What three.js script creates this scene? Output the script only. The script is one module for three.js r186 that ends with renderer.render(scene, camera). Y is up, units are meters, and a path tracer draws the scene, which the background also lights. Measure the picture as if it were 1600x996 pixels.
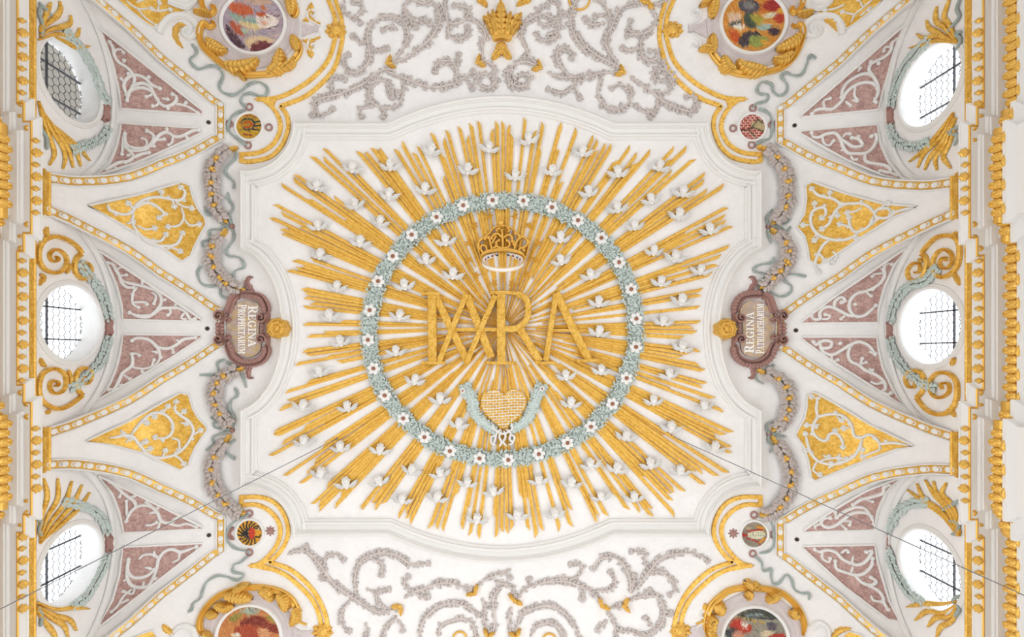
import * as THREE from 'three';
import { mergeGeometries, toCreasedNormals, mergeVertices } from 'three/addons/utils/BufferGeometryUtils.js';
import { RectAreaLightUniformsLib } from 'three/addons/lights/RectAreaLightUniformsLib.js';

// ---------------------------------------------------------------- camera, sky, light, exposure
const F = 820, CX = 782, CY = 552, EYE = 1.6;      // focal length and zenith point in pixels of the 1600 x 996 frame; eye height
const scene = new THREE.Scene();
const camera = new THREE.PerspectiveCamera(2 * Math.atan(498 / F) * 180 / Math.PI, 1600 / 996, 0.1, 200);
camera.position.set(0, EYE, 0);
camera.up.set(0, 0, 1);
camera.lookAt(0, 100, 0);
camera.setViewOffset(1600, 996, 18, -54, 1600, 996);
camera.updateProjectionMatrix();
const renderer = new THREE.WebGLRenderer({ antialias: true });
renderer.toneMapping = THREE.LinearToneMapping;
renderer.toneMappingExposure = 1.42;
renderer.shadowMap.enabled = true;
RectAreaLightUniformsLib.init();
scene.background = new THREE.Color().setRGB(0.90, 0.95, 1.0);
scene.backgroundIntensity = 2.4;
const DAY = new THREE.Color().setRGB(1.0, 0.99, 0.985);

const M_PX = 11.5 / F;                              // metres per pixel on the flat ceiling
const BAYS = { '-1': [5.06, 0.56, -3.94], '1': [4.98, 0.49, -4.03] };
// daylight through the tall nave windows below the cornice (out of frame), one soft area light in each opening
const LOWER_Z = [-12.9, -8.4, -3.9, 0.55, 5.05, 9.55];
const LOWER = { w: 2.3, y0: 2.0, y1: 7.0 };
for (const side of [-1, 1]) for (const z of LOWER_Z) {
  const l = new THREE.RectAreaLight(DAY, z < -5 ? 3.1 : z < 2 ? 2.2 : 1.7, LOWER.w, LOWER.y1 - LOWER.y0);
  l.position.set(side * 7.95, (LOWER.y0 + LOWER.y1) / 2, z);
  l.lookAt(0, (LOWER.y0 + LOWER.y1) / 2, z);
  l.name = 'window_daylight';
  scene.add(l);
}

// ---------------------------------------------------------------- helpers
let seed = 1234567;
function rnd() { seed |= 0; seed = seed + 0x6D2B79F5 | 0; let t = Math.imul(seed ^ seed >>> 15, 1 | seed); t = t + Math.imul(t ^ t >>> 7, 61 | t) ^ t; return ((t ^ t >>> 14) >>> 0) / 4294967296; }
const rr = (a, b) => a + (b - a) * rnd();
const V = (x, y, z) => new THREE.Vector3(x, y, z);
const DOWN = V(0, -1, 0);

const HC = 11.5, X0 = 5.65, SPR = 9.0, VA = 8 - X0, VB = HC - SPR, WX = 8;   // vault section, heights above the eye
const GROIN = [[6.1, 0.36], [6.23, 0.42], [6.62, 0.74], [7.10, 1.12], [7.47, 1.505], [7.82, 1.80], [7.985, 1.967], [8.0, 2.0]];
function interp(t, a, b, x) {                        // table lookup: column a to column b
  if (x <= t[0][a]) return t[0][b];
  for (let i = 1; i < t.length; i++) if (x <= t[i][a]) { const u = (x - t[i - 1][a]) / (t[i][a] - t[i - 1][a]); return t[i - 1][b] + u * (t[i][b] - t[i - 1][b]); }
  return t[t.length - 1][b];
}
const vaultY = (x) => { x = Math.abs(x); if (x <= X0) return HC; const t = Math.min(1, (x - X0) / VA); return SPR + VB * Math.sqrt(1 - t * t); };
const groinX = (z) => { z = Math.abs(z); return z <= 0.36 ? 6.1 : z >= 2 ? 8 : interp(GROIN, 1, 0, z); };
const archY = (z) => 9.2 + 1.64 * Math.sqrt(Math.max(0, 1 - (z / 1.97) ** 2));
function sevY(x, z) { const g = groinX(z), t = Math.min(1.2, Math.max(0, (WX - Math.abs(x)) / Math.max(0.02, WX - g))); return archY(z) + t * (vaultY(g) - archY(z)); }

// a pixel gives a direction; the surface it falls on gives the distance
function onVault(px, py) {
  const k = (px - CX) / F, kz = (CY - py) / F, a = Math.abs(k); let y = HC;
  if (a * HC > X0) {
    const qa = a * a / VA / VA + 1 / VB / VB, qb = -2 * (a * X0 / VA / VA + SPR / VB / VB), qc = X0 * X0 / VA / VA + SPR * SPR / VB / VB - 1;
    y = (-qb + Math.sqrt(Math.max(0, qb * qb - 4 * qa * qc))) / (2 * qa);
  }
  return V(k * y, y + EYE, kz * y);
}
function onWall(px, py) { const k = (px - CX) / F, y = WX / Math.abs(k); return V(k * y, y + EYE, (CY - py) / F * y); }
function onCell(side, bay) {
  const zc = BAYS[side][bay];
  return (px, py) => {
    const k = Math.abs(px - CX) / F, kz = (CY - py) / F; let y = 10.8;
    for (let i = 0; i < 40; i++) y = 0.5 * y + 0.5 * sevY(k * y, Math.max(-1.95, Math.min(1.95, kz * y - zc)));
    return V(side * k * y, y + EYE, kz * y);
  };
}
const EYEV = V(0, EYE, 0);
function frameAt(proj, px, py) {
  const p = proj(px, py), a = proj(px + 1.5, py).sub(p), b = proj(px, py + 1.5).sub(p), n = a.cross(b).normalize();
  if (n.dot(EYEV.clone().sub(p)) < 0) n.negate();
  return { p, n, m: (p.y - EYE) / F };
}
// crop coordinates of the tracing sheets (4.98 px per photograph pixel) to photograph pixels
const K = (ox, oy, list, s = 4.98) => list.map(([x, y, ...r]) => [ox + x / s, oy + y / s, ...r]);
const flat = (s) => { const o = []; for (let i = 0; i < s.length; i += 2) o.push([s[i], s[i + 1]]); return o; };
const mirrorX = (l, c = 782.7) => l.map(([x, y, ...r]) => [2 * c - x, y, ...r]);

function smooth(pts, step = 3, closed = false, tension = 0.5) {
  if (pts.length < 2) return pts;
  const c = new THREE.CatmullRomCurve3(pts.map((p) => V(p[0], p[1], 0)), closed, 'catmullrom', tension);
  let len = 0; for (let i = 1; i < pts.length; i++) len += Math.hypot(pts[i][0] - pts[i - 1][0], pts[i][1] - pts[i - 1][1]);
  const n = Math.max(3, Math.round(len / step));
  const out = c.getSpacedPoints(n).map((p) => [p.x, p.y]);
  if (closed) out.pop();
  return out;
}
function finish(pos, idx, uv, crease) {
  let g = new THREE.BufferGeometry();
  g.setAttribute('position', new THREE.Float32BufferAttribute(pos, 3));
  g.setAttribute('uv', new THREE.Float32BufferAttribute(uv ?? new Array(pos.length / 3 * 2).fill(0), 2));
  g.setIndex(idx);
  if (crease) { g = toCreasedNormals(g, crease); g.setIndex([...Array(g.attributes.position.count).keys()]); } else g.computeVertexNormals();
  return g;
}
const SECTION = {
  round: [[-1, -0.15], [-0.92, 0.35], [-0.6, 0.8], [0, 1], [0.6, 0.8], [0.92, 0.35], [1, -0.15]],
  flat: [[-1, -0.3], [-1, 0.75], [-0.8, 1], [0.8, 1], [1, 0.75], [1, -0.3]],
  hollow: [[-1, -0.3], [-1, 0.8], [-0.75, 1], [-0.4, 0.6], [0, 0.45], [0.4, 0.6], [0.75, 1], [1, 0.8], [1, -0.3]],
};
// a raised strip on a surface: frames {p, n}, half-widths and height in metres
function strip(frames, hw, h, kind = 'round', closed = false, taper = true) {
  const sec = SECTION[kind], n = frames.length, s = sec.length, pos = [], uv = [], idx = []; let run = 0;
  for (let i = 0; i < n; i++) {
    const f = frames[i], a = frames[closed ? (i + n - 1) % n : Math.max(0, i - 1)].p, b = frames[closed ? (i + 1) % n : Math.min(n - 1, i + 1)].p;
    const t = b.clone().sub(a).normalize(), side = t.clone().cross(f.n).normalize();
    if (i) run += f.p.distanceTo(frames[i - 1].p);
    const w = typeof hw === 'function' ? hw(i / (n - 1)) : hw;
    const hh = typeof h === 'function' ? h(i / (n - 1)) : h;
    for (const [u, v] of sec) {
      const q = f.p.clone().addScaledVector(side, u * w).addScaledVector(f.n, v * hh);
      pos.push(q.x, q.y, q.z); uv.push(run, u * w);
    }
  }
  const rows = closed ? n : n - 1;
  for (let i = 0; i < rows; i++) for (let j = 0; j < s - 1; j++) { const a = i * s + j, b = ((i + 1) % n) * s + j; idx.push(a, b, a + 1, a + 1, b, b + 1); }
  if (!closed) for (const e of [0, n - 1]) for (let j = 1; j < s - 1; j++) e ? idx.push(e * s, e * s + j + 1, e * s + j) : idx.push(0, j, j + 1);
  return finish(pos, idx, uv, kind === 'round' ? 0 : 0.6);
}
// a strip traced in photograph pixels on a surface; width in pixels at that place
function bead(proj, pts, w = 5, h = 0.04, o = {}) {
  const line = o.raw ? pts : smooth(pts, o.step ?? 3, o.closed);
  const fr = line.map(([x, y]) => frameAt(proj, x, y));
  if (o.lift) fr.forEach((f) => f.p.addScaledVector(f.n, o.lift));
  const m = fr[Math.floor(fr.length / 2)].m, fat = o.fat;
  const wf = typeof w === 'function' ? w : Array.isArray(w) ? (t) => { const q = t * (w.length - 1), i = Math.min(w.length - 2, Math.floor(q)); return w[i] + (w[i + 1] - w[i]) * (q - i); } : o.blunt || o.closed ? () => w : (t) => w * Math.min(1, 0.35 + 9 * Math.min(t, 1 - t));
  return strip(fr, (t) => Math.max(0.1, wf(t)) * m / 2, typeof h === 'function' ? h : h, o.kind ?? 'round', o.closed);
}
// a filled shape traced in pixels on a surface, raised by h with closed sides
function fill(proj, poly, h = 0.02, o = {}) {
  const pts = o.smooth ? smooth(poly, o.smooth, true) : poly;
  const tri = THREE.ShapeUtils.triangulateShape(pts.map(([x, y]) => new THREE.Vector2(x, y)), []);
  let verts = pts.map((p) => [p[0], p[1]]), faces = tri.map((t) => [...t]), ring = pts.map((_, i) => i);
  for (let k = 0; k < (o.divide ?? 0); k++) {
    const cache = new Map(), mid = (a, b) => { const key = a < b ? a + '_' + b : b + '_' + a; if (!cache.has(key)) { cache.set(key, verts.length); verts.push([(verts[a][0] + verts[b][0]) / 2, (verts[a][1] + verts[b][1]) / 2]); } return cache.get(key); };
    const nf = []; for (const [a, b, c] of faces) { const x = mid(a, b), y = mid(b, c), z = mid(c, a); nf.push([a, x, z], [x, b, y], [z, y, c], [x, y, z]); }
    const nr = []; ring.forEach((a, i) => { nr.push(a, mid(a, ring[(i + 1) % ring.length])); });
    faces = nf; ring = nr;
  }
  const pos = [], uv = [], idx = [];
  const fr = verts.map(([x, y]) => frameAt(proj, x, y));
  const put = (f, d) => { const q = f.p.clone().addScaledVector(f.n, d); pos.push(q.x, q.y, q.z); uv.push(o.wall ? q.z : q.x, o.wall ? q.y : q.z); };
  fr.forEach((f) => put(f, h));
  for (const [a, b, c] of faces) {
    const nn = fr[b].p.clone().sub(fr[a].p).cross(fr[c].p.clone().sub(fr[a].p));
    nn.dot(fr[a].n) > 0 ? idx.push(a, b, c) : idx.push(a, c, b);
  }
  const base = pos.length / 3; ring.forEach((i) => { put(fr[i], h); put(fr[i], -0.015); });
  ring.forEach((_, i) => { const a = base + 2 * i, b = base + 2 * ((i + 1) % ring.length); idx.push(a, b, a + 1, a + 1, b, b + 1); });
  return finish(pos, idx, uv, 0.6);
}
const ball = (f, r, sq = 0.75) => { const g = new THREE.SphereGeometry(r, 10, 7); g.scale(1, 1, sq); return g.applyMatrix4(basis(f.p, f.n, anyDir(f.n))); };
const anyDir = (n) => Math.abs(n.z) < 0.9 ? V(0, 0, 1) : V(1, 0, 0);
// local +y along dir, local +z along the surface normal
function basis(p, n, dir, s = 1) {
  const z = n.clone().normalize(), y = dir.clone().addScaledVector(z, -dir.dot(z)).normalize(), x = y.clone().cross(z);
  return new THREE.Matrix4().makeBasis(x.multiplyScalar(s), y.multiplyScalar(s), z.multiplyScalar(s)).setPosition(p);
}
const pxDir = (proj, px, py, ang) => { const a = proj(px, py), b = proj(px + 2 * Math.cos(ang), py + 2 * Math.sin(ang)); return b.sub(a).normalize(); };
const setOn = (geo, proj, px, py, ang, s = 1, lift = 0) => { const f = frameAt(proj, px, py); return geo.clone().applyMatrix4(basis(f.p.clone().addScaledVector(f.n, lift), f.n, pxDir(proj, px, py, ang), s)); };
function merge(list) { return mergeGeometries(list.map((g) => { const q = g.index ? g.toNonIndexed() : g.clone(); for (const k of Object.keys(q.attributes)) if (!['position', 'normal', 'uv'].includes(k)) q.deleteAttribute(k); if (!q.attributes.uv) q.setAttribute('uv', new THREE.Float32BufferAttribute(new Array(q.attributes.position.count * 2).fill(0), 2)); return q; })); }
// a lobed relief leaf: root at the origin, along +y, length 1, swelling towards +z
function leafGeo(width = 0.5, lobes = 3, swell = 0.22, bend = 0, rows = 10, depth = 0.3) {
  const pos = [], uv = [], idx = [], cols = 4;
  for (let i = 0; i <= rows; i++) {
    const u = i / rows, env = Math.sin(Math.PI * Math.min(1, 0.06 + 0.94 * Math.pow(u, 0.85))), lob = 1 - depth + depth * Math.abs(Math.cos(Math.PI * lobes * u));
    const w = width * Math.max(0.03, env * lob), off = bend * u * u;
    for (let j = -cols / 2; j <= cols / 2; j++) {
      const v = j / (cols / 2);
      pos.push(off + v * w, u, swell * (Math.abs(j) === 2 ? -0.12 : Math.abs(j) === 1 ? 1 : 0.62) * (0.35 + 0.65 * env)); uv.push(v, u);
    }
  }
  for (let i = 0; i < rows; i++) for (let j = 0; j < cols; j++) { const a = i * (cols + 1) + j, b = a + cols + 1; idx.push(a, a + 1, b, a + 1, b + 1, b); }
  return finish(pos, idx, uv);
}

// ---------------------------------------------------------------- naming
const taken = {};
function numbered(name) { const n = taken[name] = (taken[name] ?? -1) + 1; return n ? name + '_' + String(n).padStart(3, '0') : name; }
const shadowed = (o) => { o.castShadow = o.receiveShadow = true; return o; };
function tag(o, label, category, group, kind) { if (label) o.userData.label = label; if (category) o.userData.category = category; if (group) o.userData.group = group; if (kind) o.userData.kind = kind; return o; }
function thing(name, label, category, at, group) {
  const g = new THREE.Group(); g.name = numbered(name); g.position.copy(at); scene.add(g); return tag(g, label, category, group);
}
// a part whose geometry is given in world coordinates
function part(root, name, geo, mat, parent) {
  const m = shadowed(new THREE.Mesh(geo.translate(-root.position.x, -root.position.y, -root.position.z), mat)); m.name = name; (parent ?? root).add(m); return m;
}
// a part that shares its geometry, placed by a matrix in world coordinates
function shared(root, name, geo, mat, matrix, parent) {
  const m = shadowed(new THREE.Mesh(geo, mat)); m.name = name; matrix.clone().premultiply(new THREE.Matrix4().makeTranslation(-root.position.x, -root.position.y, -root.position.z)).decompose(m.position, m.quaternion, m.scale); (parent ?? root).add(m); return m;
}
function solo(name, geo, mat, label, category, group) {
  geo.computeBoundingBox(); const c = geo.boundingBox.getCenter(V(0, 0, 0)); geo.translate(-c.x, -c.y, -c.z);
  const m = shadowed(new THREE.Mesh(geo, mat)); m.name = numbered(name); m.position.copy(c); scene.add(m); return tag(m, label, category, group);
}
function structure(name, geo, mat, parent) { const m = shadowed(new THREE.Mesh(geo, mat)); m.name = name; (parent ?? scene).add(m); if (!parent) m.userData.kind = 'structure'; return m; }

// ---------------------------------------------------------------- materials
function noiseTex(size, fn, srgb) {
  const d = new Uint8Array(size * size * 4);
  for (let y = 0; y < size; y++) for (let x = 0; x < size; x++) { const c = fn(x / size, y / size), i = (y * size + x) * 4; d[i] = c[0]; d[i + 1] = c[1]; d[i + 2] = c[2]; d[i + 3] = 255; }
  const t = new THREE.DataTexture(d, size, size); t.wrapS = t.wrapT = THREE.RepeatWrapping; t.magFilter = THREE.LinearFilter; t.minFilter = THREE.LinearMipmapLinearFilter; t.generateMipmaps = true;
  if (srgb) t.colorSpace = THREE.SRGBColorSpace; t.needsUpdate = true; return t;
}
function lattice(n) { const a = new Float32Array(n * n); for (let i = 0; i < a.length; i++) a[i] = rnd(); return (u, v) => { const x = u * n, y = v * n, i = Math.floor(x), j = Math.floor(y), fx = x - i, fy = y - j, sx = fx * fx * (3 - 2 * fx), sy = fy * fy * (3 - 2 * fy), g = (p, q) => a[((q % n + n) % n) * n + (p % n + n) % n]; return (g(i, j) * (1 - sx) + g(i + 1, j) * sx) * (1 - sy) + (g(i, j + 1) * (1 - sx) + g(i + 1, j + 1) * sx) * sy; }; }
const octaves = [6, 14, 34, 80, 170].map(lattice);
const fbm = (u, v, w) => { let s = 0, t = 0; w.forEach((k, i) => { s += k * octaves[i](u, v); t += k; }); return s / t; };
const plasterTint = noiseTex(512, (u, v) => { const n = fbm(u, v, [1, 1, 0.8, 0.6, 0.5]), g = 240 + 8 * (n - 0.5) * 2; return [g + 3, g + 1, g]; }, true);
const plasterBump = noiseTex(512, (u, v) => { const n = 255 * fbm(u, v, [0.6, 0.8, 0.7, 0.8, 1]); return [n, n, n]; });
plasterTint.repeat.set(0.4, 0.4); plasterBump.repeat.set(0.4, 0.4);
const goldTint = noiseTex(512, (u, v) => { const n = fbm(u, v, [0.4, 0.8, 1, 1, 0.7]), k = Math.max(0, Math.min(1, 0.5 + (n - 0.5) * 2.6)); return [212 + 36 * k, 158 + 48 * k, 52 + 56 * k]; }, true);
const goldBump = noiseTex(256, (u, v) => { const n = 255 * fbm(u, v, [0.2, 0.5, 1, 1, 0]); return [n, n, n]; });
goldTint.repeat.set(0.8, 0.8); goldBump.repeat.set(1.3, 1.3);
const mauveTint = noiseTex(512, (u, v) => { const n = fbm(u, v, [0.3, 0.6, 1, 1.2, 1.2]), k = Math.max(0, Math.min(1, 0.5 + (n - 0.5) * 2.4)); return [168 + 48 * k, 132 + 50 * k, 126 + 48 * k]; }, true);
mauveTint.repeat.set(0.7, 0.7);
const veil = noiseTex(512, (u, v) => { const n = fbm(u, v, [0.5, 1, 1, 0.8, 0.6]), k = Math.max(0, Math.min(1, 0.5 + (n - 0.5) * 2.2)); return [198 + 26 * k, 188 + 26 * k, 188 + 26 * k]; }, true);
const std = (o) => new THREE.MeshStandardMaterial({ side: THREE.DoubleSide, roughness: 0.85, ...o });
const lin = (r, g, b) => new THREE.Color().setRGB(r, g, b);
const MAT = {
  plaster: std({ map: plasterTint, bumpMap: plasterBump, bumpScale: 0.004 }),
  stucco: std({ color: lin(0.85, 0.84, 0.82) }),
  gold: std({ map: goldTint, bumpMap: goldBump, bumpScale: 0.003, metalness: 0.4, roughness: 0.4 }),
  leafGold: std({ color: lin(0.80, 0.48, 0.10), metalness: 0.55, roughness: 0.36 }),
  mauve: std({ map: mauveTint, roughness: 0.9 }),
  veil: std({ map: veil, roughness: 0.9 }),
  rose: std({ color: lin(0.40, 0.225, 0.195), roughness: 0.8 }),
  grey: std({ color: lin(0.58, 0.51, 0.48), roughness: 0.85 }),
  scroll: std({ color: lin(0.68, 0.61, 0.58), roughness: 0.85 }),
  slate: std({ color: lin(0.16, 0.11, 0.09), roughness: 0.9 }),
  ribbon: std({ color: lin(0.36, 0.425, 0.40), roughness: 0.8 }),
  sage: std({ color: lin(0.60, 0.69, 0.655), roughness: 0.8 }),
  brown: std({ color: lin(0.33, 0.13, 0.07), roughness: 0.7 }),
  iron: std({ color: lin(0.10, 0.10, 0.115), roughness: 0.6, metalness: 0.3 }),
  cable: std({ color: lin(0.22, 0.23, 0.25), roughness: 0.5, metalness: 0.4 }),
  dark: std({ color: lin(0.03, 0.028, 0.025), roughness: 0.9 }),
  stone: std({ color: lin(0.62, 0.60, 0.575), roughness: 0.6 }),
  street: std({ color: lin(0.40, 0.365, 0.31), roughness: 0.9 }),
  red: std({ color: lin(0.35, 0.03, 0.03), roughness: 0.3 }),
  blue: std({ color: lin(0.05, 0.09, 0.2), roughness: 0.3 }),
  glass: new THREE.MeshPhysicalMaterial({ color: lin(0.93, 0.95, 0.95), roughness: 0.08, transmission: 1, thickness: 0, ior: 1.45, side: THREE.DoubleSide }),
};
// ================================================================ the room
// sweep a profile [[offset, height above eye], ...] along a plan line [[x, z], ...]; offset goes to the left of the line when turn = 1
function sweep(path, closed, profile, turn, crease = 0.5) {
  const n = path.length, pos = [], uv = [], idx = [], s = profile.length;
  const seg = (i) => { const a = path[i], b = path[(i + 1) % n], l = Math.hypot(b[0] - a[0], b[1] - a[1]) || 1; return [(b[0] - a[0]) / l, (b[1] - a[1]) / l]; };
  let run = 0;
  for (let i = 0; i < n; i++) {
    const d1 = closed || i < n - 1 ? seg(i) : seg(i - 1), d0 = closed || i > 0 ? seg((i + n - 1) % n) : d1;
    const n0 = [-d0[1] * turn, d0[0] * turn], n1 = [-d1[1] * turn, d1[0] * turn];
    let mx = n0[0] + n1[0], mz = n0[1] + n1[1]; const l2 = mx * mx + mz * mz; mx *= 2 / l2; mz *= 2 / l2;
    if (i) run += Math.hypot(path[i][0] - path[i - 1][0], path[i][1] - path[i - 1][1]);
    let around = 0;
    profile.forEach(([d, y], j) => { if (j) around += Math.hypot(d - profile[j - 1][0], y - profile[j - 1][1]); pos.push(path[i][0] + mx * d, y + EYE, path[i][1] + mz * d); uv.push(run, around); });
  }
  for (let i = 0; i < (closed ? n : n - 1); i++) for (let j = 0; j < s - 1; j++) { const a = i * s + j, b = ((i + 1) % n) * s + j; idx.push(a, a + 1, b, a + 1, b + 1, b); }
  return finish(pos, idx, uv, crease);
}
const ZMIN = -15.2, ZMAX = 12;

// ---- ceiling: flat panel, coves and the six groined cells over the windows
{
  const zs = new Set([ZMIN, ZMAX]);
  for (let z = ZMIN; z < ZMAX; z += 0.25) zs.add(+z.toFixed(3));
  const per = {};
  for (const side of [-1, 1]) {
    const s = new Set(zs);
    for (const c of BAYS[side]) for (let i = -44; i <= 44; i++) s.add(+(c + 2.0 * Math.sign(i) * Math.pow(Math.abs(i) / 44, 0.8)).toFixed(4));
    for (const c of BAYS[side]) { s.add(+(c + 0.36).toFixed(4)); s.add(+(c - 0.36).toFixed(4)); }
    per[side] = [...s].sort((a, b) => a - b);
  }
  const pos = [], uv = [], idx = [];
  const quadFlat = [[-X0, ZMIN], [X0, ZMIN], [X0, ZMAX], [-X0, ZMAX]].map(([x, z]) => { pos.push(x, HC + EYE, z); uv.push(x, z); return pos.length / 3 - 1; });
  idx.push(quadFlat[0], quadFlat[1], quadFlat[2], quadFlat[0], quadFlat[2], quadFlat[3]);
  const N = 18;
  for (const side of [-1, 1]) {
    let prev = -1;
    for (const z of per[side]) {
      let end = WX; for (const c of BAYS[side]) if (Math.abs(z - c) < 2) end = Math.min(end, groinX(z - c));
      const tm = Math.asin(Math.min(1, (end - X0) / VA)), row = pos.length / 3;
      for (let i = 0; i <= N; i++) { const t = tm * i / N; pos.push(side * (X0 + VA * Math.sin(t)), SPR + VB * Math.cos(t) + EYE, z); uv.push(side * (X0 + t * 2.4), z); }
      if (prev >= 0) for (let i = 0; i < N; i++) { const a = prev + i, b = row + i; side < 0 ? idx.push(a, b, a + 1, a + 1, b, b + 1) : idx.push(a, a + 1, b, a + 1, b + 1, b); }
      prev = row;
    }
  }
  const ceiling = structure('ceiling', finish(pos, idx, uv), MAT.plaster);
  const slab = new THREE.BoxGeometry(17.4, 0.3, ZMAX - ZMIN + 1.2); slab.translate(0, HC + EYE + 0.5, (ZMAX + ZMIN) / 2);
  structure('roof_slab', slab, MAT.plaster, ceiling);
  { const sh = new THREE.Shape([[-9.3, 13.75], [9.3, 13.75], [0, 24]].map(([x, y]) => new THREE.Vector2(x, y))), g = new THREE.ExtrudeGeometry(sh, { depth: ZMAX - ZMIN + 1.4, bevelEnabled: false }); g.translate(0, 0, ZMIN - 0.7); structure('pitched_roof', g, MAT.slate, ceiling); }
  for (const side of [-1, 1]) BAYS[side].forEach((c) => {
    const p = [], u = [], ix = [], rows = per[side].filter((z) => Math.abs(z - c) <= 2.0001), T = 10;
    rows.forEach((z, k) => {
      const g = groinX(z - c);
      for (let i = 0; i <= T; i++) { const t = i / T, x = WX + (g - WX) * t, y = archY(z - c) + t * (vaultY(g) - archY(z - c)); p.push(side * x, y + EYE, z); u.push(side * x, z); }
      if (k) for (let i = 0; i < T; i++) { const a = (k - 1) * (T + 1) + i, b = a + T + 1; ix.push(a, b, a + 1, a + 1, b, b + 1); }
    });
    structure('vault_cell', finish(p, ix, u), MAT.plaster, ceiling);
  });
}

// ---- side walls with round windows above and tall windows below, end walls, floor
const OC = { r: 0.73, y: 9.79 };
const openCircle = (cx, cy, r) => { const h = new THREE.Path(); h.absarc(cx, cy, r, 0, Math.PI * 2, true); return h; };
for (const side of [-1, 1]) {
  const sh = new THREE.Shape([[ZMIN, 0], [ZMAX, 0], [ZMAX, 13.4], [ZMIN, 13.4]].map(([a, b]) => new THREE.Vector2(-side * a, b)));
  for (const c of BAYS[side]) sh.holes.push(openCircle(-side * c, OC.y + EYE, OC.r));
  for (const zz of LOWER_Z) { const z = -side * zz, a = z - LOWER.w / 2, b = z + LOWER.w / 2, p = new THREE.Path(); p.moveTo(a, LOWER.y0); p.lineTo(a, LOWER.y1); p.lineTo(b, LOWER.y1); p.lineTo(b, LOWER.y0); p.closePath(); sh.holes.push(p); }
  const g = new THREE.ExtrudeGeometry(sh, { depth: 0.425, bevelEnabled: false, curveSegments: 40 });
  // shape x -> world z, shape y -> world y, depth -> outwards
  g.applyMatrix4(new THREE.Matrix4().makeBasis(V(0, 0, -side), V(0, 1, 0), V(side, 0, 0)).setPosition(side * WX, 0, 0));
  structure(side < 0 ? 'wall_left' : 'wall_right', g, MAT.plaster);
}
for (const [name, z] of [['wall_back', ZMAX + 0.25], ['wall_front', ZMIN - 0.25]]) { const g = new THREE.BoxGeometry(17, 13.4, 0.5); g.translate(0, 6.7, z); structure(name, g, MAT.plaster); }
{ const g = new THREE.BoxGeometry(17, 0.3, ZMAX - ZMIN + 1); g.translate(0, -0.15, (ZMAX + ZMIN) / 2); structure('floor', g, MAT.stone); }

// ---- tall lower windows: glazing bars and panes
let windowNo = 7;
for (const side of [-1, 1]) for (const z of LOWER_Z) {
  const w = new THREE.Group(); w.name = 'window_' + windowNo++; w.userData.kind = 'structure'; w.position.set(side * 8.3, LOWER.y0, z); scene.add(w);
  const H = LOWER.y1 - LOWER.y0, bars = [];
  for (let i = 0; i <= 4; i++) { const b = new THREE.BoxGeometry(0.05, H, 0.05); b.translate(0, H / 2, -LOWER.w / 2 + 0.03 + i * (LOWER.w - 0.06) / 4); bars.push(b); }
  for (let i = 0; i <= 6; i++) { const b = new THREE.BoxGeometry(0.05, 0.05, LOWER.w); b.translate(0, 0.03 + i * (H - 0.06) / 6, 0); bars.push(b); }
  const f = shadowed(new THREE.Mesh(merge(bars), MAT.iron)); f.name = 'window_frame'; w.add(f);
  const gl = shadowed(new THREE.Mesh(new THREE.PlaneGeometry(LOWER.w, H), MAT.glass)); gl.rotation.y = Math.PI / 2; gl.position.y = H / 2; gl.name = 'pane'; w.add(gl);
}

// ---- the six round windows: rim moulding, iron bars, lead cames and bull's-eye panes
const PITCH = 0.15, HEXR = PITCH / Math.sqrt(3);
const paneGeo = (() => {                             // a hexagonal pane with spun rings
  const pts = [[0, 0.012], [0.016, 0.009], [0.026, 0.014], [0.036, 0.007], [0.048, 0.012], [0.060, 0.006], [0.069, 0.009], [HEXR * 0.9, 0.0]];
  const pos = [], idx = [], S = 18;
  pts.forEach(([r, h], k) => { for (let i = 0; i < S; i++) { const a = i / S * Math.PI * 2 + Math.PI / 6, q = k === pts.length - 1 ? HEXR * 0.985 * Math.cos(Math.PI / 6) / Math.cos(((a - Math.PI / 6) % (Math.PI / 3) + Math.PI / 3) % (Math.PI / 3) - Math.PI / 6) : r; pos.push(q * Math.cos(a), q * Math.sin(a), h); } });
  for (let k = 0; k < pts.length - 1; k++) for (let i = 0; i < S; i++) { const a = k * S + i, b = k * S + (i + 1) % S; idx.push(a, a + S, b, b, a + S, b + S); }
  return finish(pos, idx);
})();
const BAYNAME = { '-1': ['by the horned ox medallion', 'behind the PROPHETARUM cartouche', 'by the lion medallion'], '1': ['by the eagle medallion', 'behind the PATRIARCHARUM cartouche', 'by the red-robed figure medallion'] };
let oculusNo = 1;
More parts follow.
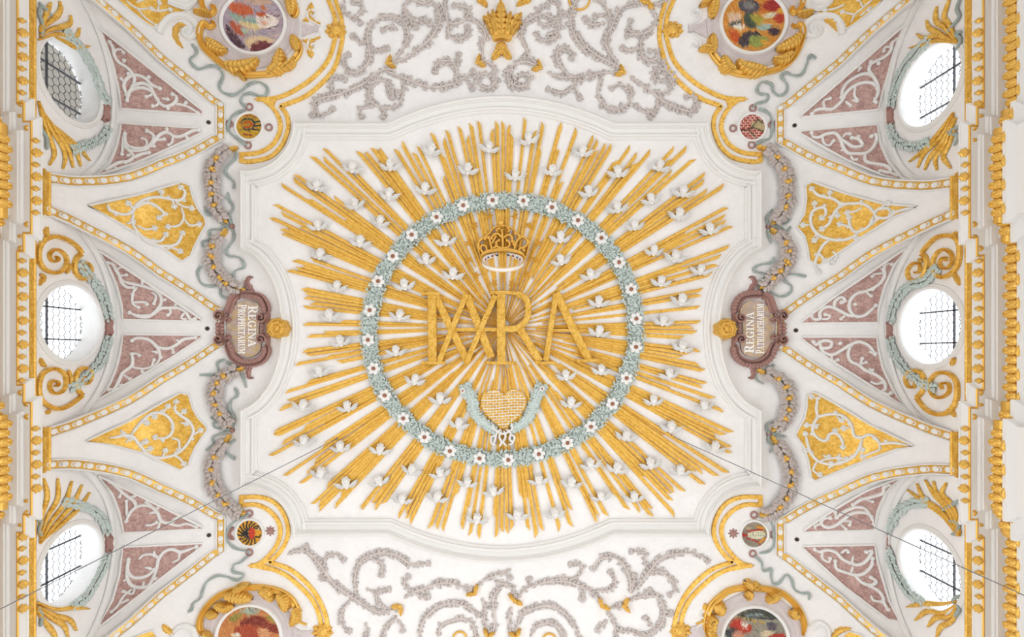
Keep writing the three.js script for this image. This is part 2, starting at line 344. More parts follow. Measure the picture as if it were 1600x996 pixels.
for (const side of [-1, 1]) BAYS[side].forEach((c, bay) => {
  const w = new THREE.Group(); w.name = 'window_' + oculusNo++; w.userData.kind = 'structure'; w.userData.label = 'round leaded window in the lunette ' + BAYNAME[side][bay];
  // local x -> world z, local y -> world y, local z -> into the room
  const into = V(-side, 0, 0), m = new THREE.Matrix4().makeBasis(V(0, 0, -side).cross(V(0, 0, 0)).add(V(0, 0, side)), V(0, 1, 0), into);
  m.setPosition(side * (WX + 0.40), OC.y + EYE, c); m.decompose(w.position, w.quaternion, w.scale); scene.add(w);
  const put = (name, geo, mat) => { const o = shadowed(new THREE.Mesh(geo, mat)); o.name = name; w.add(o); return o; };
  // rim on the wall face
  const prof = [[0.70, 0.0], [0.70, 0.03], [0.725, 0.045], [0.75, 0.04], [0.755, 0.025], [0.785, 0.03], [0.80, 0.015], [0.80, -0.01]].map(([r, h]) => new THREE.Vector2(r, h));
  const rim = new THREE.LatheGeometry(prof, 56); rim.rotateX(Math.PI / 2); rim.translate(0, 0, 0.40); put('window_rim', rim, MAT.stucco);
  const bars = [];
  for (const x of [-0.3, 0.3]) { const L = 2 * Math.sqrt(0.72 ** 2 - x * x), b = new THREE.BoxGeometry(0.029, L, 0.03); b.translate(x, 0, 0.035); bars.push(b); }
  { const y = -0.12, L = 2 * Math.sqrt(0.72 ** 2 - y * y), b = new THREE.BoxGeometry(L, 0.029, 0.03); b.translate(0, y, 0.035); bars.push(b); }
  bars.forEach((b) => put('window_bar', b, MAT.iron));
  const cames = [], done = new Set();
  for (let j = -6; j <= 6; j++) for (let i = -6; i <= 6; i++) {
    const x = (i + (Math.abs(j) % 2) / 2) * PITCH, y = j * PITCH * Math.sqrt(3) / 2;
    if (Math.hypot(x, y) > 0.76) continue;
    const p = put('pane', paneGeo, MAT.glass); p.position.set(x, y, 0);
    for (let k = 0; k < 6; k++) {
      const a = k * Math.PI / 3, ex = x + PITCH / 2 * Math.cos(a), ey = y + PITCH / 2 * Math.sin(a), key = Math.round(ex * 1000) + '_' + Math.round(ey * 1000);
      if (done.has(key)) continue; done.add(key);
      const b = new THREE.BoxGeometry(0.007, HEXR, 0.012); b.rotateZ(a); b.translate(ex, ey, 0); cames.push(b);
    }
  }
  put('lead_cames', merge(cames), MAT.iron).userData.kind = 'stuff';
});
// the house across the narrow lane, close to one window
{ const g = new THREE.BoxGeometry(6, 34, 12.4); solo('neighbour_house', g.translate(-14.1, 17, 9.6), MAT.street, 'plain beige house wall standing close outside the darkened round window', 'house'); }

// ---- stucco frame of the central panel
const FRAME = (() => {
  const q = [];
  q.push(...smooth([[439, 515], [437.6, 494.5], [432.6, 466], [420.6, 434], [400.5, 408], [378, 394.5]], 6));
  q.push([375, 393], [375, 263.5]);
  for (let i = 0; i <= 12; i++) { const a = (97 - i * 100 / 12) * Math.PI / 180; q.push([389.5 + 67 * Math.cos(a), 198 + 67 * Math.sin(a)]); }
  q.push([457, 191.5], [606, 192]);
  const R = (181.5 ** 2 + 43 ** 2) / (2 * 43);
  for (let i = 1; i <= 10; i++) { const a = Math.asin(181.5 / R) * (1 - i / 10); q.push([787.5 - R * Math.sin(a), 149.5 + R - R * Math.cos(a)]); }
  const mx = (l) => l.map(([x, y]) => [1565.4 - x, y]), my = (l) => l.map(([x, y]) => [x, 1030 - y]);
  const tr = mx(q).reverse(), out = [...q.slice(0, -1), ...tr.slice(1, -1), [1126.4, 515], ...my(mx(q)).slice(1, -1), ...my(q).reverse().slice(0, -1)];
  const flt = []; for (const p of out) { const l = flt[flt.length - 1]; if (!l || Math.hypot(l[0] - p[0], l[1] - p[1]) > 1.2) flt.push(p); }
  return flt.map(([x, y]) => [(x - CX) * M_PX, (CY - y) * M_PX]);
})();
{
  let area = 0; FRAME.forEach((p, i) => { const b = FRAME[(i + 1) % FRAME.length]; area += p[0] * b[1] - b[0] * p[1]; });
  const turn = area > 0 ? 1 : -1;
  const prof = [[0, -0.01], [0, 0.03], [3.2, 0.035], [3.4, 0.075], [5, 0.1], [7.5, 0.115], [9.5, 0.1], [10.3, 0.075], [11.2, 0.07], [11.6, 0.05], [16, 0.045], [20, 0.03], [20.3, 0.055], [22, 0.06], [23.8, 0.055], [24.2, 0.03], [27.5, 0.025], [28, -0.01]].map(([d, h]) => [d * M_PX, HC - h * 1.7]);
  const m = structure('trim_1', sweep(FRAME, true, prof, turn), MAT.stucco);
  m.userData.label = 'white stepped stucco frame of the central ceiling panel';
}

// ---- cornice on both walls
const leafBig = leafGeo(0.42, 3, 0.28), leafSmall = leafGeo(0.34, 2, 0.28), leafSlim = leafGeo(0.26, 1, 0.2, 0, 8, 0.1), leafWide = leafGeo(0.55, 4, 0.3);
const PIER = { '-1': [7.3, 2.81, -1.69, -6.2], '1': [7.22, 2.74, -1.77, -6.28] };
for (const side of [-1, 1]) {
  const path = [[0, ZMAX]], lev = [];
  PIER[side].forEach((z) => { path.push([0, z + 0.9], [0.10, z + 0.9], [0.10, z + 0.61], [0.22, z + 0.61], [0.22, z - 0.61], [0.10, z - 0.61], [0.10, z - 0.9], [0, z - 0.9]); });
  path.push([0, ZMIN]);
  const plan = path.map(([d, z]) => [side * (WX - d), z]), turn = -side;   // z runs down, the nave lies on one side
  const root = thing('cornice', side < 0 ? 'white and gold stepped cornice under the lunettes of the PROPHETARUM side' : 'white and gold stepped cornice under the lunettes of the PATRIARCHARUM side', 'cornice', V(side * WX, 8 + EYE, 0.5));
  const inset = (z) => { let d = 0; for (const p of PIER[side]) { const q = Math.abs(z - p); d = Math.max(d, q < 0.61 ? 0.22 : q < 0.9 ? 0.10 : 0); } return d; };
  const white = [[0, 8.70], [0.10, 8.66], [0.36, 8.50], [0.385, 8.475], [0.385, 8.445], [0.37, 8.44], [0.30, 8.395], [0.275, 8.385], [0.15, 8.392], [0.14, 8.385], [0.14, 8.35], [0.115, 8.345], [0.115, 8.32], [0.02, 8.29], [0.02, 7.99], [0.15, 7.98], [0.165, 7.96], [0.165, 7.90], [0.14, 7.89], [0.06, 7.84], [0.06, 7.62], [0.0, 7.6]];
  part(root, 'moulding', sweep(plan, false, white, turn), MAT.stucco);
  part(root, 'gilt_fillet', sweep(plan, false, [[0.268, 8.378], [0.29, 8.372], [0.30, 8.392], [0.285, 8.40], [0.268, 8.378]], turn), MAT.leafGold);
  part(root, 'gilt_torus', sweep(plan, false, [[0.02, 8.225], [0.07, 8.215], [0.115, 8.17], [0.13, 8.11], [0.115, 8.05], [0.07, 8.005], [0.02, 7.995]], turn, 0), MAT.leafGold);
  // gilded leaves: tips towards the nave
  const wx = (d) => side * (WX - d), sp = V(-side, 0, 0);
  for (let k = -24, z; k < 26; k++) {
    z = 0.52 + k * 0.1925; if (z < -5.6 || z > 7.4) continue;
    const d = inset(z), big = k % 2 === 0;
    const a = V(wx(d + 0.285), 8.384 + EYE, z), b = V(wx(d + 0.405), 8.452 + EYE, z), n = V(-side * 0.45, -0.9, 0);
    const len = a.distanceTo(b) * (big ? 1.12 : 0.85);
    shared(root, 'cornice_leaf', big ? leafBig : leafSmall, MAT.leafGold, basis(a, n, b.clone().sub(a), 1).multiply(new THREE.Matrix4().makeScale(big ? 0.2 : 0.15, len, 0.12)));
  }
  const lump = (() => { const f = new THREE.SphereGeometry(1, 12, 8); f.scale(0.5, 0.5, 0.55); f.translate(0, 0.5, 0); const c = [f]; for (const [x, y] of [[-0.25, 0.35], [0.25, 0.35], [0, 0.6], [-0.2, 0.75], [0.2, 0.75]]) { const q = new THREE.SphereGeometry(0.13, 7, 5); q.translate(x, y, 0.45); c.push(q); } return merge(c); })();
  for (let z = -5.5; z < 7.4; z += 0.142) {
    const d = inset(z), k = Math.round((z + 5.5) / 0.142);
    const a = V(wx(d + 0.06), 7.985 + EYE, z), b = V(wx(d + 0.10), 8.22 + EYE, z), n = V(-side, -0.35, 0).normalize();
    shared(root, 'torus_leaf', lump, MAT.leafGold, basis(a.addScaledVector(n, 0.03), n, b.clone().sub(a), 1).multiply(new THREE.Matrix4().makeScale(0.15, k % 2 ? 0.235 : 0.2, 0.07)));
  }
  for (let z = -5.4; z < 7.3; z += 0.36) {
    const d = inset(z), a = V(wx(d + 0.15), 7.945 + EYE, z - 0.06), b = V(wx(d + 0.18), 7.91 + EYE, z + 0.1), n = V(-side * 0.7, -0.7, 0);
    shared(root, 'lower_leaf', leafBig, MAT.leafGold, basis(a.addScaledVector(n, 0.012), n, b.clone().sub(a), 1).multiply(new THREE.Matrix4().makeScale(0.14, 0.2, 0.1)));
  }
  // gilded board along the foot of the lunettes, and a gilded block under each pendentive
  { const g = sweep([[side * WX, ZMAX], [side * WX, ZMIN]], false, [[0, 8.985], [0.06, 8.98], [0.085, 8.94], [0.07, 8.92], [0.07, 8.86], [0.10, 8.83], [0.105, 8.79], [0.08, 8.775], [0, 8.77]], turn);
    solo('gilt_board', g, MAT.gold, side < 0 ? 'long gilded moulding at the foot of the lunettes, PROPHETARUM side' : 'long gilded moulding at the foot of the lunettes, PATRIARCHARUM side', 'moulding'); }
  PIER[side].forEach((z, i) => {
    if (i === 3) return;
    const root2 = thing('gilded_block', 'gilded base block under the white pendentive ' + (side < 0 ? ['above the ox medallion corner', 'between the ox lunette and PROPHETARUM lunette', 'between the lion lunette and PROPHETARUM lunette'] : ['above the eagle medallion corner', 'between the eagle lunette and PATRIARCHARUM lunette', 'between the red-robed figure lunette and PATRIARCHARUM lunette'])[i], 'moulding', V(side * WX, 9.1 + EYE, z));
    const pl = [[side * WX, z + 0.345], [side * (WX - 0.02), z + 0.345], [side * (WX - 0.02), z - 0.345], [side * WX, z - 0.345]];
    part(root2, 'block', sweep(pl, false, [[0, 9.30], [0.03, 9.29], [0.045, 9.26], [0.03, 9.24], [0.03, 9.19], [0.05, 9.165], [0.055, 9.12], [0, 9.11]], turn), MAT.gold);
    part(root2, 'plinth', sweep(pl, false, [[0, 9.115], [0.025, 9.11], [0.025, 8.7], [0, 8.7]], turn), MAT.stucco);
  });
}
// ================================================================ vault cells: mauve fields, white scrolls, groin bands
const CORNER = { '-1': ['horned ox', 'PROPHETARUM', 'lion'], '1': ['eagle', 'PATRIARCHARUM', 'red-robed figure'] };
const FIELDS = {
  '-1_0': [flat([150.6, 40, 164.7, 66, 176.7, 100, 186, 140.6, 190, 170.7, 316, 179.7, 317, 173.7]), flat([190, 193, 187.8, 206, 182.7, 230, 170.7, 258, 150.6, 276, 211, 256, 261, 234, 316, 208, 315, 201])],
  '-1_1': [flat([154.6, 391, 170.7, 418, 182.7, 446, 190.8, 478.5, 192.8, 500, 313.7, 502.6, 314, 498.6]), flat([192.8, 523, 186.7, 560, 180.7, 580, 170.7, 604, 152.6, 626, 211, 593, 267, 560, 314, 528.7, 314, 524])],
  '-1_2': [flat([153.6, 742.7, 175.5, 771, 187, 801.7, 194, 832.8, 317, 827, 317, 823.7]), flat([192.4, 855, 187, 899.6, 175.5, 940, 153.6, 982, 315.5, 854, 316.6, 849])],
  '1_0': [flat([1421, 32, 1396.8, 88, 1380.7, 136.5, 1371.7, 172, 1251, 184, 1251, 181]), flat([1251.5, 205, 1370, 195, 1375, 224, 1389, 256, 1411, 282, 1381, 276, 1321, 250, 1251.5, 210])],
  '1_1': [flat([1416, 387, 1397, 414, 1381, 450, 1372, 484.5, 1370.6, 504.6, 1253.5, 505.6, 1253.5, 502, 1300.7, 466.4]), flat([1253.5, 526.7, 1369, 527, 1373, 550.8, 1379, 576, 1395, 610, 1410, 634.7, 1371, 610, 1292.7, 560, 1253.5, 531])],
  '1_2': [flat([1406, 745.6, 1385, 768, 1371, 798, 1365, 828.4, 1255.5, 832, 1255.5, 829, 1300.7, 798, 1351, 768]), flat([1254.5, 853.5, 1366, 851.4, 1371, 878.6, 1381, 912.7, 1389, 940, 1405, 970.7, 1387, 968.7, 1321, 918.5, 1254.5, 857])],
};
// white scrollwork: strokes in crop coordinates
const SCROLLS = {
  '-1_0_0': [0, 0, [[855, 325, 880, 370, 890, 430, 925, 485, 980, 520, 1025, 565, 1048, 620, 1035, 675], [890, 420, 900, 390, 940, 385, 962, 408], [990, 785, 1005, 720, 1060, 690, 1130, 690, 1185, 720, 1225, 775], [985, 740, 965, 660, 1000, 605, 1060, 585, 1130, 610, 1180, 660, 1245, 690], [1000, 740, 1040, 675, 1110, 650, 1170, 680, 1200, 735, 1235, 795, 1285, 830, 1335, 820, 1370, 790, 1372, 750, 1345, 735], [1360, 810, 1430, 822, 1490, 848, 1540, 882], [1185, 690, 1185, 735, 1140, 755], [1240, 780, 1225, 820, 1190, 828], [1260, 770, 1305, 775], [1430, 822, 1450, 800], [960, 490, 968, 470], [1000, 600, 1000, 575], [965, 640, 945, 615], [1140, 615, 1160, 600], [1300, 830, 1308, 848]]],
  '-1_0_1': [0, 180, [[975, 130, 960, 190, 955, 250, 950, 310], [975, 150, 975, 210, 1010, 250, 1080, 265, 1150, 250, 1190, 205, 1195, 160, 1145, 125], [960, 210, 990, 265, 1060, 285, 1130, 275], [1095, 180, 1140, 200, 1145, 240], [1150, 260, 1195, 215, 1240, 160, 1300, 135, 1350, 165, 1400, 170, 1450, 150, 1500, 125, 1550, 120], [1195, 200, 1280, 190], [1345, 170, 1340, 215, 1315, 235], [1440, 155, 1460, 180], [1300, 135, 1300, 112], [985, 260, 1030, 305, 1050, 330, 1100, 310, 1160, 298], [1045, 330, 1000, 365, 930, 375, 880, 400, 830, 432], [880, 405, 915, 425], [970, 365, 975, 378], [1160, 250, 1200, 245], [1030, 305, 1000, 320]]],
  '-1_1_0': [0, 360, [[840, 250, 880, 260, 905, 310, 930, 350, 945, 400, 985, 440, 1040, 445], [905, 310, 940, 285, 990, 300], [930, 350, 985, 345], [950, 390, 1010, 410, 1080, 425, 1150, 445, 1215, 470, 1255, 520, 1250, 580, 1210, 635, 1150, 675, 1080, 670, 1010, 640], [1105, 430, 1110, 395], [1070, 440, 1035, 490, 1035, 570, 1080, 600], [1035, 560, 1130, 560, 1145, 575], [1180, 480, 1215, 510, 1200, 570], [1255, 545, 1285, 540], [1080, 665, 1180, 660, 1250, 610, 1320, 605, 1390, 605, 1450, 640, 1480, 690, 1520, 690], [1320, 605, 1330, 640, 1310, 660], [1440, 640, 1410, 680, 1440, 695], [1370, 600, 1370, 580], [1015, 490, 1035, 500]]],
  '-1_1_1': [0, 360, [[1030, 860, 1070, 840, 1150, 850, 1205, 890, 1235, 930, 1250, 990], [1215, 900, 1270, 920, 1330, 915, 1390, 880, 1430, 850, 1520, 835], [1370, 850, 1400, 870], [1340, 915, 1350, 950], [1180, 945, 1220, 950], [1010, 975, 1060, 960, 1085, 975], [1030, 965, 1030, 1050, 985, 1090, 950, 1120, 920, 1190, 890, 1240, 850, 1245], [1250, 990, 1210, 1050, 1120, 1080, 1020, 1065], [950, 1120, 1010, 1160], [900, 1210, 950, 1210], [1100, 1080, 1110, 1105], [1180, 1060, 1200, 1010]]],
  '-1_2_0': [0, 780, [[985, 170, 1010, 110, 1060, 60, 1130, 45, 1190, 65, 1230, 110, 1250, 160, 1300, 185, 1350, 170, 1400, 120], [1060, 55, 1045, 15, 1000, -20, 950, -60, 900, -108, 860, -138], [990, 130, 985, 60, 985, 10], [1190, 60, 1140, 20], [1195, 85, 1228, 66], [1160, 110, 1200, 100], [1130, 200, 1180, 200, 1220, 180], [1250, 170, 1235, 220], [1310, 190, 1390, 205, 1450, 190, 1530, 215], [1345, 155, 1388, 142], [1000, -18, 1045, -26], [945, -62, 932, -22]]],
  '-1_2_1': [0, 780, [[1000, 470, 995, 560, 1040, 610, 1110, 610, 1160, 590, 1200, 550], [1000, 490, 990, 600, 1020, 670, 1090, 690, 1150, 680, 1190, 620, 1220, 540, 1235, 470, 1280, 410, 1340, 390, 1400, 410, 1450, 400, 1530, 370], [1080, 470, 1120, 435, 1190, 430, 1225, 450], [1200, 400, 1205, 440], [1130, 530, 1170, 540], [1340, 495, 1390, 470, 1400, 420], [960, 640, 990, 620], [1050, 690, 1030, 740, 960, 720], [1030, 700, 960, 760, 920, 830, 870, 880], [930, 820, 990, 790], [1120, 640, 1115, 680], [1190, 590, 1210, 620]]],
  '1_0_0': [1200, 0, [[1000, 305, 965, 330, 955, 390, 910, 440, 850, 470, 800, 500, 785, 550, 820, 600, 850, 660, 855, 720, 830, 790], [960, 360, 905, 370, 900, 395], [785, 500, 800, 480], [850, 470, 860, 495], [810, 590, 760, 575, 700, 590, 620, 640, 580, 700, 570, 760], [700, 560, 715, 530], [850, 690, 810, 650, 740, 645, 670, 670, 610, 720, 570, 790, 500, 850, 420, 850, 370, 860, 340, 890], [680, 670, 670, 740, 690, 780], [600, 790, 640, 825], [440, 850, 430, 790, 480, 770], [555, 760, 575, 745], [650, 780, 690, 790], [820, 760, 840, 800]]],
  '1_0_1': [1120, 180, [[735, 140, 745, 170, 790, 175, 850, 150, 920, 145, 960, 190, 980, 250, 1020, 300, 1090, 305, 1160, 300, 1210, 260, 1240, 200, 1235, 150, 1200, 170], [820, 165, 830, 220, 870, 240, 905, 205], [960, 190, 1010, 220, 1060, 250, 1130, 240, 1100, 190, 1050, 180], [975, 180, 1000, 150, 1035, 150], [1070, 190, 1100, 170], [1040, 320, 1060, 355, 1085, 350], [1155, 305, 1150, 350, 1180, 375, 1240, 385, 1310, 400, 1350, 430, 1340, 455, 1270, 440], [1340, 450, 1400, 475], [960, 280, 985, 270]]],
  '1_1_0': [1120, 360, [[1360, 260, 1320, 255, 1300, 290, 1305, 350, 1270, 410, 1210, 450, 1150, 475, 1090, 490, 1040, 540, 1030, 610, 1070, 665, 1140, 665, 1200, 620, 1235, 585], [1270, 290, 1300, 310], [1300, 330, 1220, 340, 1210, 355], [1160, 480, 1200, 510], [1240, 440, 1210, 460], [1060, 570, 1075, 575], [1090, 670, 1020, 660, 960, 630, 900, 600, 840, 600, 800, 640, 800, 690, 750, 690, 735, 665], [910, 600, 920, 550, 970, 520, 1000, 550, 970, 560], [810, 690, 860, 690, 880, 665, 840, 655], [1000, 660, 965, 690]]],
  '1_1_1': [1120, 360, [[750, 870, 770, 890, 830, 860, 890, 870, 880, 910, 820, 920], [800, 870, 820, 940, 890, 970, 960, 940, 1040, 890, 1110, 870, 1180, 900, 1230, 960], [940, 890, 960, 880], [1180, 940, 1230, 970], [890, 970, 900, 1020, 940, 1010], [1040, 900, 1020, 960, 1040, 1020, 1100, 1050, 1150, 1090, 1200, 1110], [1180, 1080, 1210, 1090], [1100, 1050, 1160, 1030], [1150, 1090, 1240, 1130, 1300, 1180, 1310, 1240, 1280, 1260, 1340, 1285, 1355, 1270], [1190, 1180, 1240, 1200, 1280, 1190], [1110, 1060, 1130, 1000]]],
  '1_2_0': [1120, 740, [[1340, 85, 1300, 100, 1290, 150, 1200, 180, 1120, 200, 1060, 240], [1160, 200, 1210, 215], [1220, 390, 1190, 320, 1120, 300, 1050, 310, 980, 360, 930, 400, 860, 420, 810, 390, 830, 350, 880, 345], [1200, 330, 1150, 270, 1080, 260, 1000, 290, 930, 340], [770, 435, 760, 410, 810, 390], [960, 370, 1040, 370, 1030, 400], [960, 390, 1000, 430], [930, 340, 920, 300], [1290, 140, 1310, 100]]],
  '1_2_1': [1120, 740, [[760, 590, 800, 610, 850, 595, 920, 610, 970, 660, 1020, 690, 1090, 710, 1150, 690, 1190, 640, 1205, 600, 1160, 610], [820, 610, 820, 660, 870, 690, 880, 660], [960, 620, 1010, 590, 1020, 610], [920, 680, 930, 740, 1000, 770, 1070, 790, 1140, 780, 1200, 720, 1210, 660], [1060, 720, 1040, 780], [1070, 790, 1130, 850, 1200, 870, 1240, 840, 1200, 810], [1150, 860, 1250, 910, 1290, 960, 1300, 1010, 1330, 1060], [1200, 950, 1220, 990, 1280, 1000], [1060, 640, 1050, 690]]],
};
const tipLeaf = leafGeo(0.5, 2, 0.3);
let _bell;
for (const side of [-1, 1]) for (const bay of [0, 1, 2]) {
  const proj = onCell(side, bay), zc = BAYS[side][bay], where = CORNER[side][bay] + (bay === 1 ? ' lunette' : ' medallion');
  const flankName = bay === 1 ? (side < 0 ? ['ox', 'lion'] : ['eagle', 'red-robed figure']) : null;
  FIELDS[side + '_' + bay].forEach((poly, k) => {
    const at = frameAt(proj, poly[0][0], poly[0][1]).p;
    const which = flankName ? 'on the ' + flankName[k] + ' side' : k === (bay === 0 ? 0 : 1) ? 'next to the ' + CORNER[side][bay] + ' medallion' : 'next to the ' + CORNER[side][1] + ' lunette';
    const root = thing('scroll_panel', 'mauve panel with white scrolls of the ' + CORNER[side][bay] + ' cell, ' + which, 'panel', at, 'mauve panels of the window cells');
    part(root, 'field', fill(proj, poly, 0.012, { divide: 3 }), MAT.mauve);
    part(root, 'border', bead(proj, poly, 3.2, 0.03, { raw: true, closed: true, kind: 'flat' }), MAT.stucco);
    const [ox, oy, strokes] = SCROLLS[side + '_' + bay + '_' + k];
    strokes.forEach((s) => {
      const p = K(ox, oy, flat(s)), long = p.length > 4, w = long ? 5.2 : 3.9, gs = [bead(proj, p, w, long ? 0.045 : 0.035, { lift: 0.012 })];
      const e = p[p.length - 1], fe = frameAt(proj, e[0], e[1]); fe.p.addScaledVector(fe.n, 0.02);
      gs.push(ball(fe, (long ? 3.4 : 2.9) * fe.m, 0.8));
      if (long) { const f0 = frameAt(proj, p[0][0], p[0][1]); f0.p.addScaledVector(f0.n, 0.02); gs.push(ball(f0, 3.2 * f0.m, 0.8)); }
      part(root, 'scroll', merge(gs), MAT.stucco);
    });
  });
  // small dark opening near the tip of the cell
  { const pts = { '-1_0': [326, 191.5], '-1_1': [324, 513.8], '-1_2': [326.5, 836.7], '1_0': [1241.4, 196.3], '1_1': [1243.5, 516.6], '1_2': [1245, 843.4] }[side + '_' + bay], f = frameAt(proj, ...pts), B = basis(f.p, f.n, anyDir(f.n));
    const root = thing('vent_hole', 'small dark round hole at the tip of the ' + CORNER[side][bay] + ' cell', 'hole', f.p, 'round holes at the cell tips');
    const d = new THREE.CylinderGeometry(0.04, 0.04, 0.02, 20); d.rotateX(Math.PI / 2); part(root, 'opening', d.applyMatrix4(B), MAT.dark);
    part(root, 'collar', new THREE.TorusGeometry(0.045, 0.009, 6, 22).applyMatrix4(B), MAT.grey); }
  // moulded arch where the cell meets the window wall
  { const fr = []; for (let i = 0; i <= 60; i++) { const a = Math.PI * (0.02 + 0.96 * i / 60), z = -1.955 * Math.cos(a), y = archY(z); fr.push({ p: V(side * (WX - 0.03), y + EYE - 0.012, z + zc), n: V(-side * 0.75, -0.65, 0).normalize() }); }
    solo('lunette_arch', strip(fr, 0.055, 0.05, 'hollow'), MAT.stucco, 'white moulded arch over the lunette ' + BAYNAME[side][bay], 'moulding', 'arches over the lunettes'); }
  // groin band: gilded strip, white edges, white bell flowers
  const arms = [[], []], tip = [];
  const gp = (x, z) => { const y = vaultY(x), n = V(-side * Math.sin(Math.asin(Math.min(1, (x - X0) / VA))) / VA, -Math.cos(Math.asin(Math.min(1, (x - X0) / VA))) / VB, 0).normalize(); return { p: V(side * x, y + EYE, zc + z), n }; };
  const bandRoot = thing('groin_band', 'gilded groin band with white bell flowers framing the ' + CORNER[side][bay] + ' cell', 'moulding', gp(6.1, 0).p, 'groin bands of the window cells');
  const line = [];
  for (let i = 0; i <= 46; i++) { const t = i / 46, x = 7.985 - (7.985 - 6.1) * Math.pow(t, 0.9); line.push([x, interp(GROIN, 0, 1, x)]); }
  const path = [...line.map(([x, z]) => gp(x, -z)), ...[-0.2, 0, 0.2].map((z) => gp(6.1, z)), ...line.reverse().map(([x, z]) => gp(x, z))];
  part(bandRoot, 'gilt_strip', strip(path, 0.068, 0.032, 'flat'), MAT.leafGold);
  for (const s of [-1, 1]) {
    const off = path.map((f, i) => { const a = path[Math.max(0, i - 1)].p, b = path[Math.min(path.length - 1, i + 1)].p, t = b.clone().sub(a).normalize(); return { p: f.p.clone().addScaledVector(t.cross(f.n).normalize(), s * 0.088), n: f.n }; });
    part(bandRoot, 'edge', strip(off, 0.02, 0.055, 'round'), MAT.stucco);
  }
  let acc = 0.1, nextAt = 0.16;
  for (let i = 1; i < path.length; i++) {
    const seg = path[i].p.distanceTo(path[i - 1].p);
    while (acc + seg > nextAt) {
      const u = (nextAt - acc) / seg, p = path[i - 1].p.clone().lerp(path[i].p, u), dir = path[i].p.clone().sub(path[i - 1].p); if (i > path.length / 2) dir.negate();
      shared(bandRoot, 'bell_flower', bellGeo(), MAT.stucco, basis(p.addScaledVector(path[i].n, 0.03), path[i].n, dir, 1));
      nextAt += 0.232;
    }
    acc += seg;
  }
}
function bellGeo() {
  if (_bell) return _bell;
  const d = new THREE.SphereGeometry(1, 12, 6, 0, Math.PI * 2, 0, Math.PI / 2); d.rotateX(Math.PI / 2); d.scale(0.054, 0.068, 0.03);
  const l1 = leafGeo(0.45, 1, 0.3).scale(0.05, 0.085, 0.06).rotateZ(0.62).translate(0, -0.125, 0), l2 = leafGeo(0.45, 1, 0.3).scale(0.05, 0.085, 0.06).rotateZ(-0.62).translate(0, -0.125, 0);
  return _bell = merge([d, l1, l2]);
}

